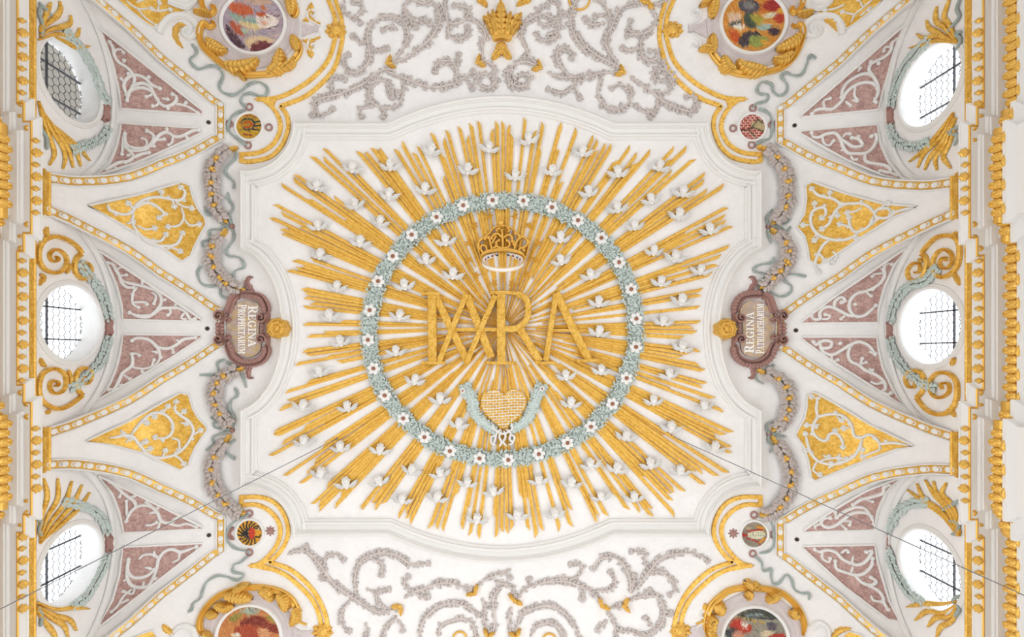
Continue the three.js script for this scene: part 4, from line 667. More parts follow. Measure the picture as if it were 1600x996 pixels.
const PICTURES = [
  (c, S) => {  // pale horned ox with orange and teal drapery under a lilac sky
    c.fillStyle = '#a898a4'; c.fillRect(0, 0, S, S); dabs(c, S, ['#8d8094', '#c3a9a6', '#9c93a8', '#d8b9a4'], 160, 0.03, 0.22, 0.3);
    blob(c, S, '#c9a58e', [0.25, 0.02, 0.6, 0.06, 0.85, 0.16, 0.7, 0.2, 0.4, 0.14]);
    blob(c, S, '#c9643c', [0.06, 0.16, 0.26, 0.12, 0.48, 0.22, 0.5, 0.34, 0.3, 0.36, 0.1, 0.28]);
    blob(c, S, '#8fa79b', [0.04, 0.3, 0.3, 0.36, 0.56, 0.4, 0.62, 0.5, 0.4, 0.52, 0.14, 0.42]);
    blob(c, S, '#d8c08a', [0.2, 0.42, 0.5, 0.5, 0.72, 0.54, 0.6, 0.62, 0.34, 0.56]);
    blob(c, S, '#b5583a', [0.08, 0.44, 0.22, 0.48, 0.36, 0.6, 0.38, 0.72, 0.22, 0.68, 0.12, 0.56]);
    blob(c, S, '#a9bfa6', [0.26, 0.56, 0.42, 0.6, 0.44, 0.68, 0.3, 0.66]);
    blob(c, S, '#4a3038', [0.02, 0.52, 0.12, 0.58, 0.26, 0.74, 0.4, 0.94, 0.24, 0.92, 0.06, 0.72]);
    blob(c, S, '#d7bd95', [0.34, 0.74, 0.58, 0.68, 0.84, 0.8, 0.8, 0.86, 0.52, 0.8, 0.44, 0.94, 0.36, 0.86]);
    blob(c, S, '#6d2f33', [0.46, 0.84, 0.62, 0.78, 0.82, 0.88, 0.66, 1, 0.44, 0.98]);
    blob(c, S, '#e9dcd2', [0.52, 0.36, 0.66, 0.32, 0.86, 0.4, 0.92, 0.5, 0.84, 0.58, 0.66, 0.6, 0.54, 0.52]);
    blob(c, S, '#d9a28c', [0.6, 0.44, 0.7, 0.46, 0.7, 0.56, 0.62, 0.54]);
    blob(c, S, '#c2562e', [0.52, 0.34, 0.62, 0.28, 0.72, 0.34, 0.62, 0.4]); blob(c, S, '#cc6a34', [0.6, 0.22, 0.66, 0.16, 0.68, 0.28, 0.62, 0.28]);
    strokeTo(c, S, '#3a2c2a', 0.012, [0.78, 0.34, 0.86, 0.4, 0.92, 0.38]); strokeTo(c, S, '#3a2c2a', 0.012, [0.74, 0.6, 0.86, 0.56, 0.9, 0.6]);
    c.fillStyle = '#2b2222'; c.beginPath(); c.arc(0.72 * S, 0.4 * S, 0.015 * S, 0, 7); c.fill();
    dabs(c, S, ['#7c6f80', '#d9c3b4', '#8a4a3a'], 90, 0.012, 0.12, 0.5);
  },
  (c, S) => {  // dark eagle with spread wings, green and ochre, red book
    c.fillStyle = '#cf8a35'; c.fillRect(0, 0, S, S); dabs(c, S, ['#e0a23c', '#c6611f', '#d9b06a', '#b98a4a'], 150, 0.03, 0.2, 0.6);
    blob(c, S, '#d9b99a', [0.05, 0.32, 0.3, 0.3, 0.32, 0.46, 0.1, 0.52]);
    blob(c, S, '#c5521d', [0.06, 0.58, 0.26, 0.62, 0.3, 0.8, 0.16, 0.84]); blob(c, S, '#c4671f', [0.56, 0.16, 0.72, 0.2, 0.7, 0.34, 0.56, 0.3]);
    blob(c, S, '#9e2a22', [0.64, 0.16, 0.86, 0.06, 0.98, 0.22, 0.9, 0.34, 0.7, 0.32]);
    blob(c, S, '#4a464e', [0.24, 0.14, 0.4, 0.06, 0.58, 0.14, 0.6, 0.3, 0.42, 0.34, 0.28, 0.28]); blob(c, S, '#7d7a78', [0.32, 0.14, 0.5, 0.12, 0.54, 0.26, 0.38, 0.28]);
    blob(c, S, '#3f4a3a', [0.32, 0.34, 0.5, 0.32, 0.6, 0.46, 0.5, 0.62, 0.38, 0.56]); blob(c, S, '#a59a3a', [0.4, 0.36, 0.58, 0.36, 0.7, 0.46, 0.56, 0.54]);
    blob(c, S, '#d9cfb4', [0.6, 0.36, 0.86, 0.34, 0.9, 0.42, 0.7, 0.46]); blob(c, S, '#9fb3ac', [0.5, 0.56, 0.7, 0.5, 0.84, 0.58, 0.66, 0.66]);
    blob(c, S, '#55524e', [0.06, 0.52, 0.2, 0.46, 0.36, 0.44, 0.3, 0.52, 0.14, 0.58]); blob(c, S, '#e8e0d2', [0.12, 0.56, 0.3, 0.5, 0.4, 0.56, 0.3, 0.62]);
    blob(c, S, '#40353c', [0.26, 0.74, 0.42, 0.62, 0.62, 0.66, 0.56, 0.8, 0.36, 0.92, 0.26, 0.86]); blob(c, S, '#8f9a4a', [0.42, 0.72, 0.6, 0.7, 0.78, 0.8, 0.62, 0.92, 0.44, 0.9]); blob(c, S, '#d3a13a', [0.6, 0.76, 0.76, 0.82, 0.64, 0.9]);
    blob(c, S, '#402c3a', [0.7, 0.62, 0.88, 0.6, 0.92, 0.72, 0.78, 0.76]); blob(c, S, '#b23a24', [0.8, 0.4, 0.98, 0.36, 0.98, 0.56, 0.84, 0.54]); blob(c, S, '#e0a42c', [0.88, 0.26, 0.98, 0.3, 0.96, 0.4, 0.88, 0.38]);
    dabs(c, S, ['#6b5a30', '#d7c27a', '#8a3a22', '#8da39a'], 90, 0.012, 0.1, 0.4);
  },
  (c, S) => {  // red-brown lion under a green and blue sky
    c.fillStyle = '#c27f45'; c.fillRect(0, 0, S, S); dabs(c, S, ['#b9692f', '#cf9a5a', '#a8532a'], 150, 0.03, 0.2, 0.6);
    blob(c, S, '#9fb0a0', [0.3, 0.04, 0.5, 0, 0.7, 0.03, 0.62, 0.12, 0.4, 0.12]); blob(c, S, '#8d8a3c', [0.12, 0.18, 0.34, 0.08, 0.4, 0.16, 0.22, 0.26]); blob(c, S, '#9a9440', [0.74, 0.12, 0.9, 0.2, 0.96, 0.36, 0.82, 0.24]);
    blob(c, S, '#7d2e1c', [0.3, 0.22, 0.58, 0.12, 0.8, 0.24, 0.9, 0.42, 0.72, 0.52, 0.4, 0.44]); blob(c, S, '#a8482a', [0.2, 0.36, 0.5, 0.26, 0.8, 0.4, 0.92, 0.6, 0.6, 0.66, 0.3, 0.54]);
    blob(c, S, '#d39a6a', [0.58, 0.36, 0.78, 0.36, 0.86, 0.52, 0.7, 0.6]); blob(c, S, '#7a2418', [0.8, 0.26, 0.96, 0.34, 0.98, 0.48, 0.86, 0.46]); blob(c, S, '#e4dccc', [0.16, 0.44, 0.3, 0.42, 0.4, 0.5, 0.24, 0.52]);
    dabs(c, S, ['#5e1f14', '#d0854a', '#8a3a20', '#c9a070'], 140, 0.012, 0.14, 0.2);
  },
  (c, S) => {  // figure in a red robe against a dark green hill
    c.fillStyle = '#8f8a7a'; c.fillRect(0, 0, S, S); dabs(c, S, ['#7d7a70', '#a59c88'], 100, 0.03, 0.2, 0.2);
    blob(c, S, '#3f4038', [0.16, 0.1, 0.5, -0.02, 0.86, 0.08, 0.92, 0.2, 0.6, 0.18, 0.3, 0.14]); blob(c, S, '#7f8f8d', [0.3, 0.1, 0.6, 0.06, 0.66, 0.12, 0.4, 0.14]); strokeTo(c, S, '#d2a52e', 0.02, [0.18, 0.12, 0.5, 0.2, 0.66, 0.24]);
    blob(c, S, '#b1321e', [0.04, 0.3, 0.16, 0.14, 0.34, 0.2, 0.48, 0.3, 0.4, 0.42, 0.2, 0.36]); blob(c, S, '#ded3c8', [0.26, 0.2, 0.44, 0.24, 0.36, 0.32, 0.26, 0.28]); blob(c, S, '#2f3436', [0.02, 0.36, 0.16, 0.3, 0.26, 0.38, 0.2, 0.5, 0.02, 0.5]);
    blob(c, S, '#c48a6c', [0.12, 0.38, 0.28, 0.36, 0.36, 0.44, 0.28, 0.52, 0.12, 0.5]); blob(c, S, '#cdbb9b', [0.56, 0.4, 0.76, 0.36, 0.8, 0.46, 0.6, 0.5]); blob(c, S, '#55505a', [0.7, 0.2, 0.86, 0.26, 0.8, 0.4, 0.68, 0.36]);
    blob(c, S, '#a43126', [0.74, 0.44, 0.96, 0.4, 0.98, 0.52, 0.7, 0.52]);
    dabs(c, S, ['#6a231a', '#cfc4b0', '#4a4a44'], 80, 0.012, 0.12, 0.3);
  },
];
const MED = [[397, 37, 47], [1175.5, 36, 47.5], [390.5, 993, 47], [1178, 996, 47.5]];
const CEIL = HC + EYE;
const flatAt = (px, py, lift = 0) => new THREE.Matrix4().makeBasis(V(1, 0, 0), V(0, 0, 1), V(0, -1, 0)).setPosition((px - CX) * M_PX, CEIL - lift, (CY - py) * M_PX);
// follow the cove where a flat ornament reaches past the level part of the ceiling
const hug = (g) => { const p = g.attributes.position; for (let i = 0; i < p.count; i++) p.setY(i, p.getY(i) - (HC - vaultY(p.getX(i)))); g.computeVertexNormals(); return g; };
const GOLDWORK = [ // straps and acanthus leaves of each medallion frame, in pixels
  { strap: [[flat([314, -6, 318, 14, 330, 24, 336, 16, 330, 10]), 8], [flat([330, 34, 336, 40, 328, 44, 318, 38, 312, 54, 318, 74, 336, 92, 358, 108, 380, 118, 408, 118, 432.5, 114.5, 452.6, 102, 466.7, 86, 468.7, 70, 461, 58]), 9], [flat([446, -6, 456, 6, 462, 18, 458, 29]), 12]],
    leaf: [[flat([322, 64, 334, 74, 346, 80, 357, 80]), 22], [flat([352, 104, 372, 108, 390, 104, 406, 94]), 26], [flat([420, 118, 434, 108, 438, 94, 440, 79]), 26], [flat([442, 112, 456, 102, 462, 92]), 14], [flat([468, 84, 464, 72, 458, 58]), 20], [flat([450, -4, 456, 8, 458, 28]), 20], [flat([376, 116, 380, 122, 386, 126]), 9], [flat([334, 28, 318, 22, 302, 20]), 12]] },
  { strap: [[flat([1254, -6, 1253, 10, 1243, 22, 1236, 18, 1240, 12]), 8], [flat([1236, 40, 1242, 44, 1250, 40, 1254, 52, 1250, 70, 1240, 90, 1222, 106, 1196, 114, 1166, 118, 1140, 112, 1122, 98, 1110, 80, 1108, 62, 1112, 56]), 9], [flat([1108, -6, 1112, 10, 1112, 30]), 12]],
    leaf: [[flat([1252, 56, 1240, 68, 1226, 76, 1210, 80]), 24], [flat([1240, 86, 1222, 96, 1206, 94]), 22], [flat([1196, 114, 1176, 112, 1160, 106, 1150, 96]), 26], [flat([1146, 114, 1134, 106, 1128, 90]), 24], [flat([1112, 88, 1112, 74, 1112, 56]), 18], [flat([1112, 80, 1100, 78, 1090, 79]), 12], [flat([1108, 8, 1098, 8, 1092, 12]), 10], [flat([1116, -4, 1114, 16, 1112, 32]), 18], [flat([1244, 26, 1258, 24, 1272, 20]), 12]] },
  { strap: [[flat([330, 996, 314, 984, 313, 968, 322, 950, 338, 934, 358, 924, 384, 918, 412, 918, 438, 924, 456, 936, 464, 952, 466, 966, 462, 974]), 9]],
    leaf: [[flat([322, 956, 334, 958, 342, 956]), 20], [flat([336, 942, 352, 948, 368, 944]), 20], [flat([352, 928, 376, 932, 397, 934]), 24], [flat([364, 926, 376, 918, 392, 912]), 14], [flat([408, 920, 420, 926, 428, 938]), 22], [flat([436, 926, 446, 938, 448, 954]), 26], [flat([462, 946, 464, 962, 456, 976]), 20], [flat([318, 984, 324, 990, 332, 998]), 12]] },
  { strap: [[flat([1104, 996, 1102, 972, 1108, 950, 1122, 934, 1140, 922, 1164, 918, 1196, 920, 1220, 926, 1238, 940, 1250, 956, 1256, 974, 1254, 992]), 9]],
    leaf: [[flat([1106, 978, 1112, 966, 1110, 984, 1112, 998]), 20], [flat([1112, 944, 1122, 950, 1126, 960]), 26], [flat([1172, 920, 1168, 912, 1162, 906]), 16], [flat([1164, 920, 1168, 928, 1166, 936]), 18], [flat([1184, 918, 1176, 914, 1186, 912]), 12], [flat([1218, 926, 1206, 932, 1196, 940]), 20], [flat([1250, 962, 1242, 958, 1236, 950]), 22], [flat([1104, 992, 1108, 986, 1118, 992]), 14]] },
];
MED.forEach(([mx, my, R], i) => {
  const root = thing('painted_medallion', ['round painted medallion of a pale horned ox in gilded acanthus frame', 'round painted medallion of an eagle in gilded acanthus frame', 'round painted medallion of a red-brown lion in gilded acanthus frame', 'round painted medallion of a red-robed figure in gilded acanthus frame'][i], 'medallion', V((mx - CX) * M_PX, CEIL, (CY - my) * M_PX), 'painted corner medallions');
  const ring = (pts, n = 72) => { const g = new THREE.LatheGeometry(pts.map(([r, h]) => new THREE.Vector2(r * M_PX, h)), n); g.rotateX(Math.PI / 2); return g; };
  const oval = new THREE.Matrix4().makeScale(1, 0.97, 1);
  part(root, 'ground', hug(ring([[R + 3, 0.02], [R + 10, 0.02], [R + 17, 0.02], [R + 24, 0.02], [R + 24, 0]]).applyMatrix4(oval).applyMatrix4(flatAt(mx, my + (i < 2 ? 2 : -2)))), MAT.veil);
  part(root, 'rim', hug(ring([[R - 1, 0.015], [R, 0.05], [R + 2.5, 0.06], [R + 4.5, 0.05], [R + 5.5, 0.01]]).applyMatrix4(oval).applyMatrix4(flatAt(mx, my))), MAT.stucco);
  const pic = new THREE.RingGeometry(0.001, R * M_PX, 64, 10); part(root, 'picture', hug(pic.applyMatrix4(oval).applyMatrix4(flatAt(mx, my, 0.03))), painted(256, PICTURES[i]));
  GOLDWORK[i].strap.forEach(([l, w]) => part(root, 'strapwork', bead(onVault, l, w, 0.08, { kind: 'hollow' }), MAT.leafGold));
  GOLDWORK[i].leaf.forEach(([l, w]) => part(root, 'acanthus_leaf', acanthus(onVault, l, w, 0.13, 7, { lift: 0.045 }), MAT.leafGold));
});
// brackets between medallion and gilded band: fan, volutes, gilded mask
[[[472, 32, 478, 38, 490, 42, 497, 41, 497, 50, 490, 51, 480, 55, 472, 58], 525, 48, 1], [[1103, 30, 1096, 36, 1084, 40, 1075, 38, 1075, 51, 1084, 50, 1096, 56, 1103, 60], 1050.6, 47, -1], [[460, 980, 470, 986, 486, 986, 492, 984, 492, 1002, 460, 1002], 504, 987, 1], [[1103, 972, 1092, 976, 1080, 980, 1076, 986, 1076, 1002, 1103, 1002], 1063, 986, -1]].forEach(([fan, gx, gy, s], i) => {
  const root = thing('bracket_ornament', 'mauve fan bracket with volutes joining the ' + WHO[i] + ' medallion to its gilded band', 'bracket', onVault(fan[0], fan[1]), 'fan brackets of the medallions');
  part(root, 'fan', fill(onVault, flat(fan), 0.03), MAT.veil);
  const top = i < 2;
  for (const q of top ? [-1, 1] : [-1]) {
    const cy = gy + q * 21;
    part(root, 'volute', bead(onVault, [[gx - s * 24, gy + q * 6], [gx - s * 34, gy + q * 12], [gx - s * 42, cy - q * 4], ...spiral(gx - s * 36, cy + q * 4, 8, 2, s > 0 ? Math.PI : 0, q * -s * 1.1, 18)], [3, 4, 5, 4, 3], 0.05), MAT.stucco);
    if (i !== 1) part(root, 'gilt_sprig', merge([bead(onVault, [[gx - s * 24, gy + q * 11], [gx - s * 36, gy + q * 15], [gx - s * 40, gy + q * 24], [gx - s * 38, gy + q * 34]], 3.4, 0.04), acanthus(onVault, [[gx - s * 39, gy + q * 22], [gx - s * 40, gy + q * 32], [gx - s * 38, gy + q * 43]], 12, 0.05, 3), acanthus(onVault, [[gx - s * 32, gy + q * 15], [gx - s * 44, gy + q * 17], [gx - s * 52, gy + q * 15]], 8, 0.05, 2)]), MAT.leafGold);
  }
  const mask = thing('gilded_mask', 'small gilded leaf mask on the gilded band of the ' + WHO[i] + ' medallion', 'mask', onVault(gx, gy), 'leaf masks on the gilded bands');
  const face = new THREE.SphereGeometry(0.13, 18, 14), pp = face.attributes.position;
  for (let k = 0; k < pp.count; k++) { const x = pp.getX(k), y = pp.getY(k), z = pp.getZ(k); const e = (ex, ey, r, h) => h * Math.exp(-(((x - ex) ** 2 + (y - ey) ** 2) / (r * r))); pp.setZ(k, z * 0.7 + (z > 0 ? e(0, 0, 0.03, 0.05) - e(0.045, 0.035, 0.02, 0.03) - e(-0.045, 0.035, 0.02, 0.03) - e(0, -0.055, 0.03, 0.02) : 0)); }
  face.computeVertexNormals(); face.rotateZ(s * Math.PI / 2); part(mask, 'face', face.applyMatrix4(flatAt(gx, gy)), MAT.leafGold);
  for (let k = 0; k < 9; k++) { const a = k * Math.PI * 2 / 9 + 0.2; part(mask, 'leaf', acanthus(onVault, [[gx + 6 * Math.cos(a), gy + 6 * Math.sin(a)], [gx + 11 * Math.cos(a), gy + 10 * Math.sin(a)], [gx + 17 * Math.cos(a), gy + 13 * Math.sin(a)]], 9, 0.06, 2), MAT.leafGold); }
});

// small round emblems
const EMBLEM = [
  (c, S) => { c.fillStyle = '#c79a2c'; c.fillRect(0, 0, S, S); dabs(c, S, ['#1f2a33', '#a83a1c', '#e2b63c', '#7d5a14'], 60, 0.05, 0.2, 0.3); strokeTo(c, S, '#22303a', 0.05, [0.2, 0.3, 0.34, 0.2, 0.6, 0.22, 0.72, 0.4, 0.6, 0.6, 0.36, 0.62, 0.24, 0.5]); strokeTo(c, S, '#b5431e', 0.07, [0.3, 0.36, 0.5, 0.3, 0.62, 0.42, 0.5, 0.54, 0.34, 0.5]); strokeTo(c, S, '#1d2834', 0.06, [0.66, 0.34, 0.94, 0.3]); strokeTo(c, S, '#1d2834', 0.05, [0.66, 0.5, 0.94, 0.46]); strokeTo(c, S, '#1d2834', 0.05, [0.64, 0.6, 0.88, 0.66]); strokeTo(c, S, '#8a3a1c', 0.06, [0.3, 0.8, 0.6, 0.84]); },
  (c, S) => { c.fillStyle = '#e8ddcf'; c.fillRect(0, 0, S, S); c.fillStyle = '#a02a1e'; for (let y = 0; y < 10; y++) for (let x = -1; x < 7; x++) c.fillRect((x * 0.17 + (y % 2) * 0.085) * S, y * 0.1 * S, 0.14 * S, 0.075 * S); blob(c, S, '#b5a378', [0.36, 0.42, 0.6, 0.2, 0.98, 0.3, 0.98, 0.7, 0.7, 0.6]); strokeTo(c, S, '#3f3a2c', 0.05, [0.02, 0.58, 0.3, 0.62, 0.5, 0.5, 0.7, 0.2, 0.9, 0.36]); strokeTo(c, S, '#5a5238', 0.05, [0.5, 0.5, 0.8, 0.62, 0.96, 0.76]); strokeTo(c, S, '#5a5238', 0.05, [0.4, 0.66, 0.6, 0.86]); },
  (c, S) => { c.fillStyle = '#d99a26'; c.fillRect(0, 0, S, S); for (let k = 0; k < 13; k++) { const a = Math.PI * (0.28 + 1.44 * k / 12); strokeTo(c, S, '#171c24', 0.055, [0.5 + 0.12 * Math.cos(a), 0.5 + 0.12 * Math.sin(a), 0.5 + 0.3 * Math.cos(a), 0.5 + 0.3 * Math.sin(a), 0.5 + 0.48 * Math.cos(a + 0.25), 0.5 + 0.48 * Math.sin(a + 0.25)]); } blob(c, S, '#c4381c', [0.5, 0.26, 0.66, 0.3, 0.72, 0.5, 0.66, 0.72, 0.5, 0.76, 0.46, 0.5]); blob(c, S, '#171c24', [0.16, 0.44, 0.5, 0.46, 0.5, 0.56, 0.16, 0.58]); strokeTo(c, S, '#171c24', 0.05, [0.72, 0.34, 0.86, 0.3, 0.94, 0.4]); strokeTo(c, S, '#171c24', 0.05, [0.72, 0.64, 0.86, 0.68, 0.92, 0.58]); c.fillStyle = '#e9e2d0'; c.beginPath(); c.arc(0.84 * S, 0.34 * S, 0.035 * S, 0, 7); c.fill(); },
  (c, S) => { c.fillStyle = '#8a8272'; c.fillRect(0, 0, S, S); dabs(c, S, ['#c98a2c', '#a8301e', '#5f5a4c', '#d9c9a0'], 60, 0.06, 0.2, 0.1); blob(c, S, '#a32a20', [0, 0.42, 0.14, 0.44, 0.3, 0.5, 0.14, 0.58, 0, 0.58]); strokeTo(c, S, '#a32a20', 0.06, [0.2, 0.36, 0.4, 0.34, 0.7, 0.3, 0.8, 0.34]); strokeTo(c, S, '#a32a20', 0.06, [0.2, 0.64, 0.44, 0.7, 0.66, 0.8, 0.72, 0.92]); blob(c, S, '#e6e0c0', [0.2, 0.5, 0.36, 0.36, 0.8, 0.34, 0.96, 0.5, 0.8, 0.68, 0.36, 0.66]); for (let y = 0; y < 4; y++) for (let x = 0; x < 6; x++) strokeTo(c, S, '#55694a', 0.02, [0.32 + x * 0.1, 0.42 + y * 0.06, 0.37 + x * 0.1, 0.42 + y * 0.06]); strokeTo(c, S, '#d58f2a', 0.1, [0.6, 0.2, 0.84, 0.26]); strokeTo(c, S, '#d58f2a', 0.09, [0.7, 0.8, 0.9, 0.66]); },
];
const EMB = [[389.5, 198], [1175, 199], [390.4, 833], [1178.2, 835.4]];
EMB.forEach(([x, y], i) => {
  const root = thing('painted_emblem', ['small round emblem of black, gold and red swirls beside the ox medallion', 'small round emblem of red brickwork and branches beside the eagle medallion', 'small round emblem of a black eagle with red breast, near the lion medallion', 'small round emblem with a white diamond field, near the red-robed figure medallion'][i], 'emblem', V((x - CX) * M_PX, CEIL, (CY - y) * M_PX), 'small round emblems');
  const r = 20 * M_PX, rim = new THREE.LatheGeometry([[r - 0.01, 0.01], [r, 0.035], [r + 0.03, 0.04], [r + 0.05, 0.02], [r + 0.05, 0]].map(([a, b]) => new THREE.Vector2(a, b)), 48); rim.rotateX(Math.PI / 2);
  part(root, 'rim', hug(rim.applyMatrix4(flatAt(x, y))), MAT.stucco);
  part(root, 'picture', hug(new THREE.RingGeometry(0.001, r, 48, 6).applyMatrix4(flatAt(x, y, 0.014))), painted(128, EMBLEM[i]));
});
// mauve rings, rosettes and a bow that carry the ribbons
[[390, 167.5, 0], [358.5, 194, 0], [420.5, 199.5, 0], [388, 227.5, 0], [1176, 169.5, 1], [1206, 195, 1], [1145, 201, 1], [1174, 227, 1], [390, 802.6, 2], [390, 863.5, 2], [1177.8, 805, 3], [1208, 836.3, 3], [1176, 865.5, 3]].forEach(([x, y, i]) => {
  const f = frameAt(onVault, x, y), g = new THREE.TorusGeometry(4.8 * f.m, 1.5 * f.m, 8, 22).applyMatrix4(basis(f.p.addScaledVector(f.n, 0.015), f.n, V(0, 0, 1)));
  const [ex, ey] = EMB[i], dx = x - ex, dy = y - ey, place = Math.abs(dx) < 8 ? (Math.abs(dy) < 40 && (dy > 0) === (i < 2) ? 'holding the garland end' : 'holding the ribbon towards the medallion') : Math.abs(x - 782) < Math.abs(ex - 782) ? 'towards the panel frame' : 'towards the window cell';
  solo('stucco_ring', g, MAT.rose, 'mauve ring by the ' + WHO[i] + ' emblem, ' + place, 'ring', 'mauve rings around the emblems');
});
[[422.6, 830, 'lion'], [1145.7, 834, 'red-robed figure']].forEach(([x, y, who]) => {
  const root = thing('mauve_rosette', 'small mauve rosette between the ' + who + ' emblem and the gilded band', 'rosette', onVault(x, y), 'mauve rosettes');
  const f = frameAt(onVault, x, y); part(root, 'centre', ball(f, 5 * f.m, 0.6), MAT.rose);
  for (let k = 0; k < 8; k++) { const a = k * Math.PI / 4; part(root, 'petal', setOn(leafGeo(0.4, 1, 0.3), onVault, x + 3 * Math.cos(a), y + 3 * Math.sin(a), a, 0.075), MAT.rose); }
});
{ const root = thing('mauve_bow', 'mauve ribbon bow between the lion emblem and the window cell', 'bow', onVault(360, 834));
  for (const s of [-1, 1]) part(root, 'loop', acanthus(onVault, [[357, 834], [361, 834 + s * 6], [366, 834 + s * 10]], 8, 0.05, 2), MAT.rose); part(root, 'knot', ball(frameAt(onVault, 357, 834), 0.06), MAT.rose); }

// ================================================================ ribbons
const RIB = (pts, label, w = 4.6) => {
  const line = smooth(flat(pts), 2.4), gs = [];
  const fr = line.map(([x, y], i) => { const f = frameAt(onVault, x, y); f.p.addScaledVector(f.n, 0.03); return f; });
  fr.forEach((f, i) => { const t = fr[Math.min(fr.length - 1, i + 1)].p.clone().sub(fr[Math.max(0, i - 1)].p).normalize(); f.n = f.n.clone().addScaledVector(t.cross(f.n), 0.85 * Math.sin(i * 0.75)).normalize(); });
  const m = fr[0].m; solo('ribbon', strip(fr, (t) => w * m / 2 * (0.8 + 0.3 * Math.sin(t * line.length * 0.45)), 0.02, 'flat'), MAT.ribbon, label, 'ribbon', 'grey-green ribbons');
};
RIB([300, 70, 308, 80, 304, 88, 297, 94, 301, 102, 312, 109, 328, 104, 342, 107, 349, 120.5, 343, 134.5, 348, 144.6, 364, 149.6, 378, 142.6, 390, 132.5, 406, 129.5, 418.5, 138.6, 416.5, 148.6, 408.4, 151.6, 392, 146.6, 380, 150.6, 377, 160.6, 386, 167.7], 'long winding grey-green ribbon between the ox medallion and its emblem');
RIB([384, 172.7, 368, 178.7, 360, 188.8, 357, 202, 364, 212, 376.4, 221, 386, 228], 'short grey-green ribbon slung through the rings of the ox emblem');
RIB([1275, 92.4, 1265, 88, 1260, 102, 1252, 117.5, 1238, 118.5, 1228, 114.5, 1220, 120.5, 1229, 132.5, 1228, 144.6, 1218, 150.6, 1208, 144.6, 1204, 132, 1189, 129.5, 1182, 140.6, 1187, 147.6, 1199, 148.6, 1197, 158.6, 1181, 162.7, 1176, 168.7], 'long winding grey-green ribbon between the eagle medallion and its emblem');
RIB([1185, 170.7, 1199, 176.7, 1205, 186.7, 1206, 198, 1203, 216, 1190, 221, 1180, 227], 'short grey-green ribbon slung through the rings of the eagle emblem');
RIB([390, 804, 376, 810, 362, 820, 355, 834, 357, 846.4, 368, 856.5, 384, 860.5, 390, 864.5], 'short grey ribbon slung through the rings of the lion emblem', 3.8);
RIB([389, 868.5, 376, 878.5, 366, 882.6, 365, 893.6, 382, 897.6, 372, 906.7, 356, 901.6, 340, 899.6, 324, 908.7, 317, 922.7, 313, 934.8, 302, 942.6, 300, 952.6, 294, 955.6], 'long winding grey ribbon between the lion medallion and its emblem', 3.8);
RIB([1184, 807, 1198, 810, 1206, 820, 1208, 834, 1208, 852.4, 1200, 861.5, 1186, 864.5], 'short grey ribbon slung through the rings of the red-robed figure emblem', 3.8);
RIB([1178, 868.5, 1189, 878.5, 1192, 892.6, 1204, 888.6, 1204, 900.6, 1208, 912.7, 1218, 909.7, 1228, 897.6, 1236.5, 906.7, 1240.5, 920.7, 1252.5, 926.7, 1264.6, 927.8, 1263.6, 936.8], 'long winding grey ribbon between the red-robed figure medallion and emblem', 3.8);
const SETS = {
  'of the knot near the ox, PROPHETARUM side': [[362, 351, 359, 336.6, 365, 324.6, 358, 312.5, 357, 301.5], [358, 354.7, 342, 346.7, 336, 338.6, 324, 334.6, 320, 323.6], [360, 356.7, 344, 358.7, 328, 361, 328, 374, 316, 378, 318, 386], [364, 358.7, 366, 370.8, 362, 380, 354, 392, 358, 400, 376, 404, 382, 418, 368, 424, 366, 433], [370, 238, 368, 248, 354, 264, 355, 274, 366, 286, 366, 295.5]],
  'beside the PROPHETARUM cartouche': [[314, 416, 309, 428, 316, 444, 330, 448, 344, 448, 346, 462, 356, 466, 370, 460], [352, 562, 340, 568, 342, 582, 328, 586, 312, 586], [354, 566, 368, 572, 380, 576], [378, 582, 382, 594, 386, 606]],
  'of the knot near the lion, PROPHETARUM side': [[368, 606, 372, 618, 362, 626, 360, 640, 367, 652, 364, 668.5], [360, 670.5, 338, 669.5, 334, 662.4, 340, 658, 329, 652.4], [358, 674.5, 334, 682.5, 334, 694.5, 322, 703.6], [368, 686.5, 354, 698.6, 356, 708.6, 368, 717.6]],
  'of the knot near the eagle, PATRIARCHARUM side': [[1200, 352.7, 1197, 340.6, 1206, 327.6], [1206, 350.7, 1226, 350.7, 1234.5, 342.7], [1206, 354, 1220, 356.7, 1228, 362.7, 1235, 354.7], [1199, 358.7, 1200, 367, 1204, 381]],
  'beside the PATRIARCHARUM cartouche': [[1208, 402, 1206, 410, 1182, 416, 1178, 424, 1198, 430, 1186, 440, 1184, 450], [1259.5, 433, 1240.5, 429, 1224, 432, 1226, 440, 1236, 448, 1234, 458, 1220, 464, 1204, 458, 1190, 454], [1180, 576, 1196, 568, 1202, 575, 1209, 570], [1180, 580, 1182, 594, 1192, 600]],
  'of the knot near the red-robed figure, PATRIARCHARUM side': [[1200, 678.5, 1197, 664.4, 1208, 658.4], [1206, 678.5, 1228, 670.5], [1206, 680, 1228, 682.5], [1200, 680.5, 1200, 690.5, 1208, 698.6, 1202, 706.6]],
};
for (const [where, list] of Object.entries(SETS)) list.forEach((p) => RIB(p, 'fluttering grey-green ribbon end ' + where, 4.2));

